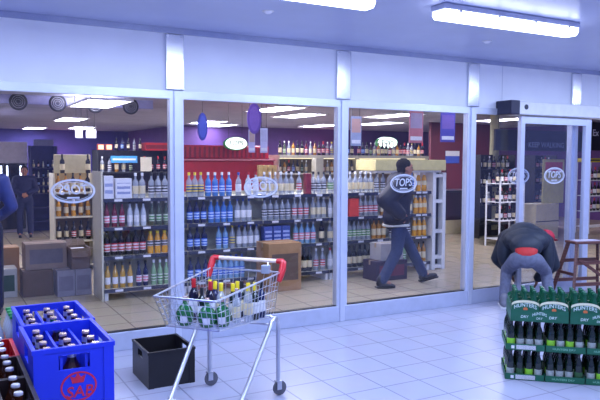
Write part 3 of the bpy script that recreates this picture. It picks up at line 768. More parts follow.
t = thing('wall_banner', 'long black banner with pale capital letters beyond the sliding door', 'banner', (9.75, 4.0, 1.83))
MB().box(0, 2.7, 0, .05, 0, .42, bev=.004).build('board', mat('banner_black', (22, 26, 42), .5), t)
text_mesh('lettering', 'KEEP WALKING', .15, mat('banner_letter', (120, 132, 156), .5), t, T(1.45, -.001, .12), .001, False, 0, 1.05)
s = MB(); s.tube([(.1, .02, .41), (.1, .02, ICEIL-1.83)], .004, 5); s.tube([(2.6, .02, .41), (2.6, .02, ICEIL-1.83)], .004, 5); s.build('cord', M_dark, t)
t = thing('wall_sign', 'black sign with white letters at the right edge of the photo', 'sign', (12.5, 4.05, 1.86))
MB().box(0, 1.4, 0, .05, 0, .62, bev=.004).build('board', M_black, t)
text_mesh('lettering', 'Ex', .2, M_paper, t, T(.3, -.001, .38), .001)
s = MB(); s.tube([(.2, .02, .6), (.2, .02, ICEIL-1.86)], .004, 5); s.tube([(1.2, .02, .6), (1.2, .02, ICEIL-1.86)], .004, 5); s.build('cord', M_dark, t)
t = thing('display_stand', 'cream display stand with yellow and pink poster beyond the sliding door', 'display stand', (11.05, 4.1, 0))
MB().box(0, .7, 0, .4, 0, .72, bev=.01).build('plinth', mat('stand_cream', (206, 192, 150), .5), t)
MB().box(.3, .95, .1, .13, .72, 1.66, bev=.004).build('poster_board', mat('poster_yellow', (206, 196, 130), .55), t)
MB().box(.36, .89, .095, .1, 1.4, 1.6).build('pink_heading', mat('poster_pink', (206, 96, 110), .55), t)
MB().box(.01, .69, -.004, 0, .34, .36).build('dark_strip', M_dark, t)  # raised dark strip across the plinth front
tall_unit(12.0, 5.0, .7, 1.75, (.3, .7, 1.1, 1.45), 'dark shelf unit behind the sliding door, right of the yellow poster', mat('dark_back2', (40, 34, 44), .6), M_dark)
for z, nm in ((1.45, 'top'), (1.1, 'second'), (.7, 'third')):
    for i, k in enumerate(('yellab', 'darkred', 'clear', 'wine', 'whitered')):
        put('bottle', K[k][0], '%s, %s from left on the %s shelf of the door unit' % (K[k][1], ORD[i], nm), 'bottle', (12.1+i*.12, 5.12, z), i, 'bottles on the unit behind the door', .85)
tall_unit(9.95, 4.6, 1.0, 1.75, (.3, .7, 1.1, 1.45), 'dark shelf unit behind the door leaf, left of the cream stand', MATS['dark_back2'], M_dark)
for z, nm in ((1.45, 'top'), (1.1, 'second'), (.7, 'third')):
    for i, k in enumerate(('wine', 'dark', 'clear', 'darkred', 'dark', 'clear', 'wine')):
        put('bottle', K[k][0], '%s, %s from left on the %s shelf, left door unit' % (K[k][1], ORD[i], nm), 'bottle', (10.06+i*.13, 4.72, z), i, 'bottles on the left unit behind the door', .9)

# cartons on the floor behind the first pane
carton('cardboard_box', 'white carton with dark green label at the far left of the floor', 'box', .55, .86, 2.74, 3.05, 0, .34, mat('white_carton', (170, 168, 160), .6), mat('green_print', (20, 60, 40), .5), 'cartons on the floor at left')
carton('cardboard_box', 'small brown box behind the white carton, on the left stack', 'box', .62, .93, 3.15, 3.45, 0, .54, M_card, None, 'cartons on the floor at left')
carton('cardboard_box', 'dark brown carton on the floor right of the white carton', 'box', .91, 1.25, 2.66, 2.98, 0, .31, mat('dark_cardboard', (92, 72, 58), .8, 0, .08), None, 'cartons on the floor at left')
carton('cardboard_box', 'large grey-brown carton lying on top of the dark brown carton', 'box', .95, 1.42, 2.72, 3.06, .31, .62, M_cardg, mat('grey_print', (104, 98, 106), .8), 'cartons on the floor at left')
carton('cardboard_box', 'left one of two pale grey cartons on the floor by the shelf end', 'box', 1.27, 1.47, 2.5, 2.8, 0, .31, mat('grey_carton', (134, 130, 142), .7), mat('grey_print2', (112, 108, 124), .7), 'cartons on the floor at left')
carton('cardboard_box', 'right one of two pale grey cartons on the floor by the shelf end', 'box', 1.475, 1.665, 2.5, 2.8, 0, .31, MATS['grey_carton'], MATS['grey_print2'], 'cartons on the floor at left')
carton('cardboard_box', 'open grey carton stacked above the pale grey cartons, flaps up', 'box', 1.44, 1.66, 2.55, 2.85, .31, .56, mat('dim_carton', (120, 100, 88), .8), None, 'cartons on the floor at left', open_=True)
t = thing('leaflet_stack', 'pale leaflets lying in the open grey carton', 'leaflets', (1.55, 2.7, .325))
b = MB()
for i in range(8): b.box(-.08, .08, -.1, .1, i*.028, i*.028+.02, M=RZ(random.uniform(-.08, .08)))
b.build('sheets', M_paper, t)

# ================================================================ FOYER GOODS
def crate(name, label, x0, x1, y0, y1, z0, h, m, nx=3, ny=4, group=None, slot=True, grid=True, rim=True):
    """open plastic bottle crate with hand slots, ribs and an inner divider grid"""
    w, d = (x1-x0)/2, (y1-y0)/2
    t = thing(name, label, 'crate', ((x0+x1)/2, (y0+y1)/2, z0), 0, group)
    b = MB(); th = .011; sw = min(.06, w*.42); s0, s1 = h*.69, h*.89
    for sy in (-1, 1):
        ya, yb = (-d, -d+th) if sy < 0 else (d-th, d)
        if slot is True:
            b.box(-w, w, ya, yb, 0, s0); b.box(-w, w, ya, yb, s1, h)
            b.box(-w, -sw, ya, yb, s0, s1); b.box(sw, w, ya, yb, s0, s1)
        else: b.box(-w, w, ya, yb, 0, h)
    for sx in (-1, 1):
        xa, xb = (-w, -w+th) if sx < 0 else (w-th, w)
        if slot:
            b.box(xa, xb, -d+th, d-th, 0, s0); b.box(xa, xb, -d+th, d-th, s1, h)
            b.box(xa, xb, -d+th, -sw, s0, s1); b.box(xa, xb, sw, d-th, s0, s1)
        else: b.box(xa, xb, -d+th, d-th, 0, h)
    b.box(-w+th, w-th, -d+th, d-th, 0, .01)
    b.build('body', m, t)
    if rim:
        r = MB(); q = .005
        r.box(-w-q, w+q, -d-q, -d+.001, h-.018, h); r.box(-w-q, w+q, d-.001, d+q, h-.018, h)
        r.box(-w-q, -w+.001, -d, d, h-.018, h); r.box(w-.001, w+q, -d, d, h-.018, h)
        for sx in (-1, 1):
            for sy in (-1, 1): r.box(sx*w-.012, sx*w+.012, sy*d-.012, sy*d+.012, 0.0, h-.018, bev=.003) if False else r.box(sx*(w-.02)-.02, sx*(w-.02)+.02, sy*(d+q/2)-q/2, sy*(d+q/2)+q/2, .0, h-.018)
        r.build('rim_and_ribs', m, t)
    if grid:
        g = MB()
        for i in range(1, nx): gx = -w+th+(2*w-2*th)*i/nx; g.box(gx-.005, gx+.005, -d+th, d-th, .01, h*.9)
        for j in range(1, ny): gy = -d+th+(2*d-2*th)*j/ny; g.box(-w+th, w-th, gy-.003, gy+.003, .01, h*.78)
        g.build('divider_grid', m, t)
    return t
def fill(x0, x1, y0, y1, z, nx, ny, parts, words, where, group, sc=1., skip=()):
    rows = {1: ['only'], 2: ['front', 'back'], 3: ['front', 'middle', 'back'], 4: ['front', 'second', 'third', 'back']}[ny]
    cols = {1: ['only'], 2: ['left', 'right'], 3: ['left', 'centre', 'right'], 4: ['left', 'second', 'third', 'right']}[nx]
    for i in range(nx):
        for j in range(ny):
            if (i, j) in skip: continue
            put('bottle', parts, '%s in the %s row, %s column, of %s' % (words, rows[j], cols[i], where), 'bottle',
                (x0+.011+(x1-x0-.022)*(i+.5)/nx, y0+.011+(y1-y0-.022)*(j+.5)/ny, z+.0105), random.uniform(0, 6), group, sc)
P_quart = bottle('quart', M_brown, L_red, M_gold, neck=M_silver)
P_quartg = bottle('quart', M_greeng, L_white, M_gold)
BX0, BX1 = .325, .632
for k, (y0, y1, dsc) in enumerate(((-3.0, -2.572, 'near'), (-2.563, -2.135, 'far'))):
    BX0, BX1 = (.325, .632) if k == 0 else (.337, .644)
    for lv in (0, 1):
        crate('bottle_crate', 'blue crate %s under the %s blue bottle crate' % (('on the floor', 'in the middle of the stack')[lv], dsc), BX0, BX1, y0, y1, lv*.303, .30, M_blue, group='stacked blue crates', grid=False)
    c = crate('bottle_crate', 'blue plastic crate of brown bottles with gold caps, %s' % ('nearest, red emblem on its front' if k == 0 else 'behind the one with the emblem'), BX0, BX1, y0, y1, .606, .30, M_blue, group='blue bottle crates')
    r = MB().ring(.070, .060, .007, .002, M=T(.015, -.2161, .135)).build('red_emblem_ring', M_redink, c)
    text_mesh('red_lettering', 'SAB', .062, M_redink, c, T(.02, -.2155, .112), .001, False, .1, .105)
    MB().poly([(-.022, 0), (-.03, .03), (-.012, .022), (0, .04), (.012, .022), (.03, .03), (.022, 0)], .002, T(.012, -.2165, .15)).build('red_crest', M_redink, c)
    fill(BX0, BX1, y0, y1, .606, 3, 4, P_quart, 'gold-capped brown bottle', 'the %s blue crate' % dsc, 'brown bottles in the %s blue crate' % dsc, 1., ((1, 3), (2, 3)) if k == 0 else ((1, 1),))
put('bottle', P_quartg, 'green bottle with gold cap standing among brown ones in the far blue crate', 'bottle', ((BX0+BX1)/2, -2.40, .6165), 0)

M_dcrate = mat('dark_crate', (30, 18, 22), .45, 0, .08)
for y0, y1, dsc, m, pt, wd in ((-2.625, -2.315, 'red crate at the left edge', M_red, bottle('quart', M_brown, L_white, C_white), 'brown bottle with white cap'),
                       (-2.935, -2.630, 'middle dark crate at the left edge', M_dcrate, bottle('quart', M_brown, L_blk, M_silver), 'brown bottle with silver cap'),
                       (-3.245, -2.940, 'nearest dark crate at the left edge', M_dcrate, bottle('quart', M_brown, L_cream, M_silver), 'brown bottle with silver cap')):
    for lv in (0, 1): crate('bottle_crate', 'dark crate %s under the %s' % (('on the floor', 'second from the floor')[lv], dsc), -.005, .312, y0, y1, lv*.265, .262, M_dcrate, group='dark crates in the left stacks', grid=False)
    crate('bottle_crate', dsc+', holding brown bottles, beside the blue crates', -.005, .312, y0, y1, .53, .262, m, 3, 3, 'crates at the left edge')
    fill(-.005, .312, y0, y1, .53, 3, 3, pt, wd, 'the '+dsc[:-17], 'bottles in the '+dsc, .99)
for lv in (0, 1): crate('bottle_crate', 'dark crate %s under the green-capped bottles' % ('on the floor', 'directly')[lv], -.0, .40, -2.125, -1.80, lv*.305, .30, M_dcrate, group='dark crates under the green-capped bottles', grid=False)
MB_t = thing('card_tray', 'grey card tray under the green-capped bottles at the left edge', 'tray', (.24, -1.96, .606))
b = MB(); b.box(-.15, .15, -.155, .155, 0, .004); b.box(-.15, .15, -.155, -.151, 0, .04); b.box(-.15, .15, .151, .155, 0, .04); b.box(-.15, -.146, -.155, .155, 0, .04); b.box(.146, .15, -.155, .155, 0, .04)
b.build('body', mat('grey_board', (150, 160, 170), .6), MB_t); MB().box(-.12, .12, -.1565, -.155, .008, .032).build('printed_panel', M_paper, MB_t)
fill(.09, .39, -2.115, -1.805, .601, 4, 4, bottle('beer', G_clear, mat('label_orange', (226, 130, 84), .5), C_green), 'green-capped bottle with orange label', 'the card tray', 'green-capped bottles at the left edge', 1.)

# black empty crate on the tiles
crate('empty_crate', 'empty black plastic crate standing on the tiles left of the trolley', 1.318, 1.665, -1.10, -.68, 0, .265, M_black, grid=False, slot='side')

# ---------------------------------------------------------------- trolley
TR = thing('shopping_trolley', 'silver wire shopping trolley full of wine bottles with cream and red handle', 'shopping trolley', (1.907, -1.432, 0), math.atan2(-.653, -.757))
def lerp(a, b, t): return V(a)+(V(b)-V(a))*t
q = {'rn': (-.03, .27, .86), 'rf': (-.03, -.27, .86), 'fn': (.83, .215, .822), 'ff': (.83, -.20, .822),
     'brn': (.02, .235, .56), 'brf': (.02, -.235, .56), 'bfn': (.73, .185, .622), 'bff': (.73, -.175, .622)}
def panel(b, p00, p10, p11, p01, nu, nv, r):
    for i in range(nu+1): b.tube([lerp(p00, p10, i/nu), lerp(p01, p11, i/nu)], r, 5)
    for j in range(nv+1): b.tube([lerp(p00, p01, j/nv), lerp(p10, p11, j/nv)], r, 5)
WR = .0021
b = MB(); panel(b, q['bfn'], q['bff'], q['ff'], q['fn'], 11, 5, WR); b.build('front_wire_panel', M_chrome, TR)
b = MB(); panel(b, q['brn'], q['bfn'], q['fn'], q['rn'], 17, 5, WR); b.build('side_wire_panel', M_chrome, TR)
b = MB(); panel(b, q['brf'], q['bff'], q['ff'], q['rf'], 17, 5, WR); b.build('side_wire_panel', M_chrome, TR)
b = MB(); panel(b, q['brn'], q['brf'], q['rf'], q['rn'], 9, 3, WR); b.build('rear_wire_gate', M_chrome, TR)
b = MB(); panel(b, q['brn'], q['bfn'], q['bff'], q['brf'], 16, 10, WR); b.build('wire_floor', M_chrome, TR)
MB().tube([q['rn'], q['fn'], q['ff'], q['rf']], .0065, 8, True).build('basket_rim', M_chrome, TR, True)
MB().tube([q['brn'], q['bfn'], q['bff'], q['brf']], .005, 8, True).build('basket_lower_rim', M_chrome, TR, True)
hd = MB().tube([(-.075, -.235, .93), (-.075, .235, .93)], .0145, 12).build('handle', mat('cream_grip', (226, 206, 186), .4), TR, True)
for s in (1, -1):
    e = MB().tube([(-.075, s*.225, .93), (-.075, s*.262, .93), (-.072, s*.274, .92), (-.05, s*.278, .88), (-.02, s*.276, .835), (0, s*.272, .80)], [.018, .022, .025, .025, .022, .016], 12).build('red_end_bracket', M_red, TR, True)
    e['label'] = 'red plastic handle bracket'
    # leg frame: upright, arch and raked front leg in one bent tube
    pts = [(0, s*.268, .10), (0, s*.268, .46)]
    for k in range(7):
        an = PI*(k/6)*.86
        pts.append((.075-.075*math.cos(an), s*.268, .485+.075*math.sin(an)))
    pts += [(.60, s*.24, .085)]
    MB().tube(pts, .0145, 12).build('leg_frame', M_chrome, TR, True)
    MB().tube([(.075, s*.262, .558), (.075, s*.235, .575)], .009, 8).build('basket_bracket', M_chrome, TR, True)
    for cx, cyv in ((0, .268), (.60, .24)):
        f = MB(); ang = -.65 if cx == 0 else -.3
        M = T(cx, s*cyv, 0) @ RZ(ang)
        f.box(-.018, .018, -.022, -.017, .045, .105, M); f.box(-.018, .018, .017, .022, .045, .105, M); f.box(-.02, .02, -.022, .022, .098, .106, M)
        fk = f.build('caster_fork', M_chrome, TR)
        MB().lathe([(0, -.012), (.03, -.012), (.05, -.009), (.052, 0), (.05, .009), (.03, .012), (0, .012)], 20, M @ T(-.012, 0, .052) @ RX(PI/2)).build('wheel', mat('grey_rubber', (88, 88, 96), .5), fk, True)
MB().tube([(.585, -.24, .10), (.585, .24, .10)], .011, 10).build('cross_bar', M_chrome, TR, True)
MB().tube([(.10, -.262, .52), (.10, .262, .52)], .008, 10).build('cross_bar', M_chrome, TR, True)
cl = MB().box(-.05, -.01, .13, .19, .845, .905, bev=.006).build('coin_lock', mat('grey_lock', (150, 158, 176), .4), TR)
MB().tube([(-.05, .16, .87), (-.075, .16, .925)], .006, 6).build('lock_arm', M_silver, cl)
Mtr = T(1.907, -1.432, 0) @ RZ(math.atan2(-.653, -.757))
def introlley(u, v, parts, label, sc, group=None):
    zf = .56+.062*(u-.02)/.71+.005
    p = Mtr @ V((u, v, zf)); put('bottle', parts, label, 'bottle', p, random.uniform(0, 6), group, sc)
P_wine = bottle('wine', mat('navy_wine', (22, 22, 46), .1, 0, .06), L_white, C_red)
introlley(.445, -.145, P_wine, 'dark wine bottle with red top in the trolley, left of two', .86, 'red-topped wine bottles in the trolley')
introlley(.47, -.01, P_wine, 'dark wine bottle with red top in the trolley, right of two', .84, 'red-topped wine bottles in the trolley')
P_ycap = [bottle('wine', M_dgreen, L_white, C_yel, neck=C_yel), bottle('wine', G_clear, L_cream, C_yel, neck=C_yel), bottle('wine', G_navy, L_cream, C_yel, neck=C_yel)]
for i, (u, v) in enumerate(((.25, -.13), (.34, -.045), (.43, .045), (.36, .095), (.25, .075), (.32, .185), (.225, .19))):
    introlley(u, v, P_ycap[(i*2) % 3], 'yellow-topped bottle in the trolley, %s from left' % ORD[i], .79+.01*(i % 3), 'yellow-topped bottles in the trolley')
P_flag = bottle('flagon', M_greeng, None, M_gold)
for i, (u, v) in enumerate(((.655, -.09), (.645, .06), (.57, .125))):
    zf = .56+.062*(u-.02)/.71+.005
    p = Mtr @ V((u, v, zf))
    t = put('flagon', P_flag, 'round green flagon with gold cap in the trolley front, %s from left' % ORD[i], 'bottle', p, math.atan2(-.653, -.757), 'green flagons in the trolley', .76)
    l = MB(); l.lathe([(.0735, .03), (.0755, .06), (.0735, .085)], 24, cap=False)
    bmesh.ops.delete(l.bm, geom=[v for v in l.bm.verts if math.atan2(v.co.y, v.co.x) < -.15 or math.atan2(v.co.y, v.co.x) > .85], context='VERTS')
    l.build('square_label', L_white, t, True)
P_nav = bottle('wine', G_navy, L_white, C_black)
introlley(.12, .19, P_nav, 'dark blue bottle in the rear corner of the trolley under the handle', .80)
introlley(.52, -.045, bottle('wine', M_dgreen, L_white, C_black), 'dark green bottle with white label behind the green flagons', .72)
introlley(.42, .15, bottle('spirit', G_clear, L_cream, M_gold), 'clear bottle with gold cap in the trolley side row', .74)
introlley(.15, .06, bottle('wine', M_dgreen, L_cream, C_black), 'dark bottle with black top in the trolley, behind the yellow tops', .78)

# ---------------------------------------------------------------- green beer packs
PK = Matrix.Translation((3.746, -2.132, 0)) @ RZ(-.725)
PRZ = -.725
C_bg = mat('cap_bronze_green', (30, 70, 44), .3, .3, .05)
P_beer = bottle('lager', M_dgreen, mat('label_lime', (126, 190, 46), .5, 0, .05), C_bg)
P_beer2 = bottle('lager', M_dgreen, mat('label_silver', (160, 168, 160), .4, .2, .12, 60), C_bg)
P_beer3 = bottle('lager', M_dgreen, mat('label_dkgreen', (40, 80, 44), .5), C_bg)
M_bar = mat_stripes('barcode', (232, 232, 234), (90, 94, 100), 42, 'X', .5, .62)
def tray(ix, lv, w, lip, dsc):
    p = PK @ V((ix, 0, lv))
    t = thing('bottle_tray', dsc, 'tray', p, PRZ, 'stacked green beer trays')
    b = MB(); D = .40
    b.box(0, w, 0, D, 0, .004); b.box(0, w, 0, .003, 0, lip); b.box(0, w, D-.003, D, 0, lip); b.box(0, .003, 0, D, 0, lip); b.box(w-.003, w, 0, D, 0, lip)
    b.build('card_tray', M_packgreen, t)
    return t
for li, lz, lname in ((0, 0, 'bottom'), (1, .227, 'middle')):
    for c in range(3):
        w = .278; x = c*.284
        t = tray(x, lz, w, .048, '%s green beer tray of the %s layer' % (('left', 'second', 'right')[c], lname))
        if c == 0:
            MB().box(.075, .215, -.0015, 0, .008, .04).build('barcode_label', M_bar, t); MB().box(.04, .062, -.0015, 0, .012, .034).build('white_square', M_paper, t)
        else:
            text_mesh('lettering', 'HUNTERS DRY', .02, mat('pale_green_ink', (120, 180, 150), .5), t, T(.13, -.0005, .024), .0005, False, 0, .16)
        for i in range(4):
            for j in range(6):
                if j > 3 and not (c == 0 and i == 0): continue
                pp = PK @ V((x+.0075+(w-.015)*(i+.5)/4, .006+.066*(j+.5), lz+.0045))
                pt = (P_beer2, P_beer, P_beer3, P_beer2, P_beer, P_beer2, P_beer2)[(i*2+c*3+li+j) % 7]
                put('bottle', pt, 'dark green bottle, %s along, row %s back, %s tray of the %s layer' % (ORD[i], ORD[j], ('left', 'second', 'right')[c], lname), 'bottle', pp, random.uniform(0, 6), 'bottles in the lower beer trays', .945)
P_beerg = bottle('beer', mat('beer_green_glass', (10, 74, 48), .08, 0, .1, spec=.8), None, mat('cap_dark_green', (16, 92, 62), .35, .2, .05))
for c in range(2):
    w = .41; x = .03+c*.418
    t = tray(x, .447, w, .085, '%s green beer tray of the top layer holding bottle carriers' % ('left', 'right')[c])
    for k, tx in ((0, .1), (1, .3)):
        text_mesh('small_lettering', 'DRY', .028, mat('pale_ink', (200, 220, 214), .5), t, T(tx, -.0005, .035), .0005, False, .1)
    text_mesh('lettering', 'HUNTERS', .03, MATS['pale_ink'], t, T(.205, -.0005, .05), .0005, False, 0, .1, .014)
    text_mesh('small_lettering', 'DRY', .022, MATS['pale_ink'], t, T(.205, -.0005, .026), .0005, False, .1)
    for k in range(2):
        for j in range(3):
            pp = PK @ V((x+.006+k*.202, .006+j*.131, .452))
            t = thing('bottle_carrier', '%s green six-bottle carrier, %s row, on the %s top tray' % (('left', 'right')[k], ('front', 'middle', 'back')[j], ('left', 'right')[c]), 'carrier', pp, PRZ, 'green bottle carriers')
            out = [(0, 0), (.196, 0), (.196, .125)]+[(.098+.098*math.cos(a*PI/12), .125+.028*math.sin(a*PI/12)) for a in range(1, 12)]+[(0, .125)]
            b = MB(); b.poly(out, .002); b.poly(out, .002, T(0, .122, 0)); b.box(0, .002, 0, .124, 0, .12); b.box(.194, .196, 0, .124, 0, .12); b.box(0, .196, 0, .124, 0, .003)
            b.build('card_wrap', M_packgreen, t)
            arc = MB(); pts = [(.098-.098*math.cos(a*PI/14), .114+.030*math.sin(a*PI/14)) for a in range(15)]
            arc.poly([(px, pz+.010) for px, pz in pts]+[(px, pz-.008) for px, pz in pts[::-1]], .0015, T(0, -.002, 0))
            arc.build('cream_arc', mat('cream_band', (226, 222, 186), .5), t)
            text_mesh('lettering', 'HUNTERS', .04, MATS['pale_ink'], t, T(.098, -.0008, .098), .0005, False, 0, .16, .02)
            MB().poly(oval(.016, .012, 20), .0015, T(.098, -.002, .088)).build('orange_emblem', mat('orange_ink', (206, 110, 60), .5), t)
            for i in range(3):
                for jj in range(2):
                    if j > 1: continue
                    b2 = pp + PK.to_3x3() @ V((.033+i*.065, .032+jj*.06, .0035))
                    put('bottle', P_beerg, 'green bottle in the %s %s carrier of the %s tray, %s %s' % (('left', 'right')[k], ('front', 'middle', 'back')[j], ('left', 'right')[c], ('left', 'middle', 'right')[i], ('front', 'rear')[jj]), 'bottle', b2, 0, 'bottles in the green carriers', .95)

# ---------------------------------------------------------------- wooden trestle stool
ST = thing('step_stool', 'worn reddish wooden step stool standing beside the bending person', 'step stool', (6.74, -.50, 0), -.25)
top = MB(); top.box(-.235, .235, -.10, .10, .675, .705, bev=.006); top.build('top_board', M_wood, ST)
MB().box(-.2, .12, -.07, .05, .7055, .712).build('paint_patch', mat('dry_paint', (186, 180, 196), .7), ST)
def bar(b, p0, p1, w, h):
    p0, p1 = V(p0), V(p1); d = p1-p0
    M = T(*p0) @ d.to_track_quat('X', 'Z').to_matrix().to_4x4()
    b.box(0, d.length, -w/2, w/2, -h/2, h/2, M, .003)
for sx in (-1, 1):
    for sy in (-1, 1):
        b = MB(); bar(b, (sx*.33, sy*.21, .0), (sx*.20, sy*.075, .68), .03, .045); b.build('leg', M_wood, ST)
for sy in (-1, 1):
    for z, nm in ((.22, 'rung'), (.46, 'rung')):
        k = z/.68; x = .33-.13*k; y = .21-.135*k
        b = MB(); bar(b, (-x, sy*y, z), (x, sy*y, z), .022, .04); b.build(nm, M_wood, ST)
for sx in (-1, 1):
    k = .33/.68; b = MB(); bar(b, (sx*(.33-.13*k), -(.21-.135*k), .33), (sx*(.33-.13*k), .21-.135*k, .33), .02, .035); b.build('side_rung', M_wood, ST)
b = MB(); bar(b, (-.2, -.13, .50), (.28, -.185, .17), .018, .035); b.build('diagonal_brace', M_wood, ST)

# ================================================================ PEOPLE
def voxel(b, name, m, parent, size=.012, smooth=4):
    """fuse overlapping volumes into one continuous skin"""
    bmesh.ops.recalc_face_normals(b.bm, faces=b.bm.faces[:])
    me = bpy.data.meshes.new(name+'_src'); b.bm.to_mesh(me); b.bm.free()
    o = bpy.data.objects.new(name+'_src', me); COL.objects.link(o)
    r = o.modifiers.new('fuse', 'REMESH'); r.mode = 'VOXEL'; r.voxel_size = size; r.use_smooth_shade = True
    s = o.modifiers.new('soften', 'SMOOTH'); s.iterations = smooth; s.factor = .5
    dg = bpy.context.evaluated_depsgraph_get(); dg.update()
    out = bpy.data.meshes.new_from_object(o.evaluated_get(dg)); out.name = name
    bpy.data.objects.remove(o); bpy.data.meshes.remove(me)
    for p in out.polygons: p.use_smooth = True
    out.materials.clear(); out.materials.append(m)
    n = bpy.data.objects.new(name, out); COL.objects.link(n); n.parent = parent
    return n
def chain(b, pts, rad, k=1., add=0.):
    for (p, q_, r0, r1) in zip(pts, pts[1:], rad, rad[1:]): b.limb(p, q_, r0*k+add, r1*k+add)
def torso(b, J, add=0., short=False):
    pel, mid, ch, nk = [V(J[k]) for k in ('pelvis', 'waist', 'chest', 'neck')]
    up = (nk-pel).normalized(); side = (V(J['shL'])-V(J['shR'])).normalized(); fwd = side.cross(up).normalized()
    up2 = fwd.cross(side).normalized()
    R = Matrix((side, fwd, up2)).transposed()
    hs = (V(J['hipL'])-V(J['hipR'])).normalized(); hf = hs.cross(V((0, 0, 1)))
    if not short: b.ell(pel, (.165+add, .115+add, .12+add), R); b.ell(pel.lerp(mid, .5), (.155+add, .110+add, .13+add), R)
    b.ell(mid, (.15+add, .105+add, .13+add), R); b.ell(mid.lerp(ch, .5), (.162+add, .115+add, .13+add), R)
    b.ell(ch, (.175+add, .118+add, .15+add), R)
    for s in ('shL', 'shR'): b.limb(ch.lerp(V(J[s]), .25)+up2*.07, V(J[s]), .085+add, .068+add)
    return R, fwd
def hand(b, wr, d, pal, side_, sc=1.):
    """palm, four unequal bent fingers and a thumb at the side"""
    wr, d = V(wr), V(d).normalized(); pal = V(pal).normalized(); sd = d.cross(pal).normalized()
    c = wr+d*.05*sc
    R = Matrix((sd, pal, d)).transposed()
    b.ell(c, (.041*sc, .018*sc, .055*sc), R)
    for i, L in enumerate((.062, .074, .07, .054)):
        base = wr+d*.088*sc+sd*(.028-.0185*i)*sc
        k = base+(d*.9+pal*.35)*L*.55*sc; e = k+(d*.5+pal*.85)*L*.5*sc
        b.limb(base-d*.02*sc, k, .0092*sc, .0085*sc, 8); b.limb(k, e, .0085*sc, .0072*sc, 8)
    tb = wr+d*.03*sc+sd*.033*sc*side_
    tk = tb+(d*.6+sd*.65*side_+pal*.3)*.045*sc
    b.limb(tb, tk, .012*sc, .0105*sc, 8); b.limb(tk, tk+(d*.9+pal*.3)*.032*sc, .0105*sc, .0085*sc, 8)
def head(b, c, look, up=(0, 0, 1)):
    c, f = V(c), V(look).normalized(); s = V(up).cross(f).normalized(); u = f.cross(s).normalized()
    R = Matrix((f, s, u)).transposed()
    b.ell(c+u*.025-f*.012, (.098, .077, .095), R); b.ell(c-u*.035+f*.018, (.072, .062, .082), R)
    b.limb(c-u*.085+f*.052, c-u*.088+f*.066, .026, .022, 8)          # chin
    b.limb(c+u*.012+f*.088, c-u*.022+f*.108, .011, .0145, 8)         # nose
    b.limb(c-u*.05+f*.083+s*.02, c-u*.05+f*.083-s*.02, .0095, .0095, 8)  # lips
    b.limb(c+u*.035+f*.078+s*.04, c+u*.035+f*.078-s*.04, .014, .014, 8)  # brow
    for k in (-1, 1): b.ell(c+s*.077*k-u*.008-f*.008, (.026, .012, .034), R)
    return R
def face_bits(par, c, look, R, up=(0, 0, 1)):
    c = V(c); f, s, u = R.col[0].to_3d(), R.col[1].to_3d(), R.col[2].to_3d()
    e = MB()
    for k in (-1, 1): e.ell(c+f*.084+s*.031*k+u*.008, (.008, .012, .008), R, 10, 8)
    e.build('eyes', mat('eye', (40, 32, 30), .2, 0, 0), par, True)
    MB().tube([c+f*.094-u*.05+s*.022, c+f*.099-u*.05, c+f*.094-u*.05-s*.022], .004, 6).build('mouth', mat('lips', (120, 66, 60), .5), par, True)
def shoe(par, ankle, yaw, pitch, m, sole=None):
    M = T(*ankle) @ RZ(yaw) @ RY(pitch)
    b = MB()
    b.limb((-.03, 0, -.03), (.06, 0, -.045), .045, .042); b.limb((.06, 0, -.045), (.165, 0, -.055), .042, .034); b.limb((-.02, 0, .0), (-.02, 0, .04), .047, .045)
    bmesh.ops.transform(b.bm, matrix=M, verts=b.bm.verts[:])
    o = voxel(b, 'shoe', m, par, .008, 3)
    s = MB(); s.poly([(-.07, -.012), (.18, -.012), (.2, .006), (-.075, .006)], .08, T(0, -.04, -.078)); bmesh.ops.transform(s.bm, matrix=M, verts=s.bm.verts[:])
    s.build('sole', sole or M_black, o)
    return o

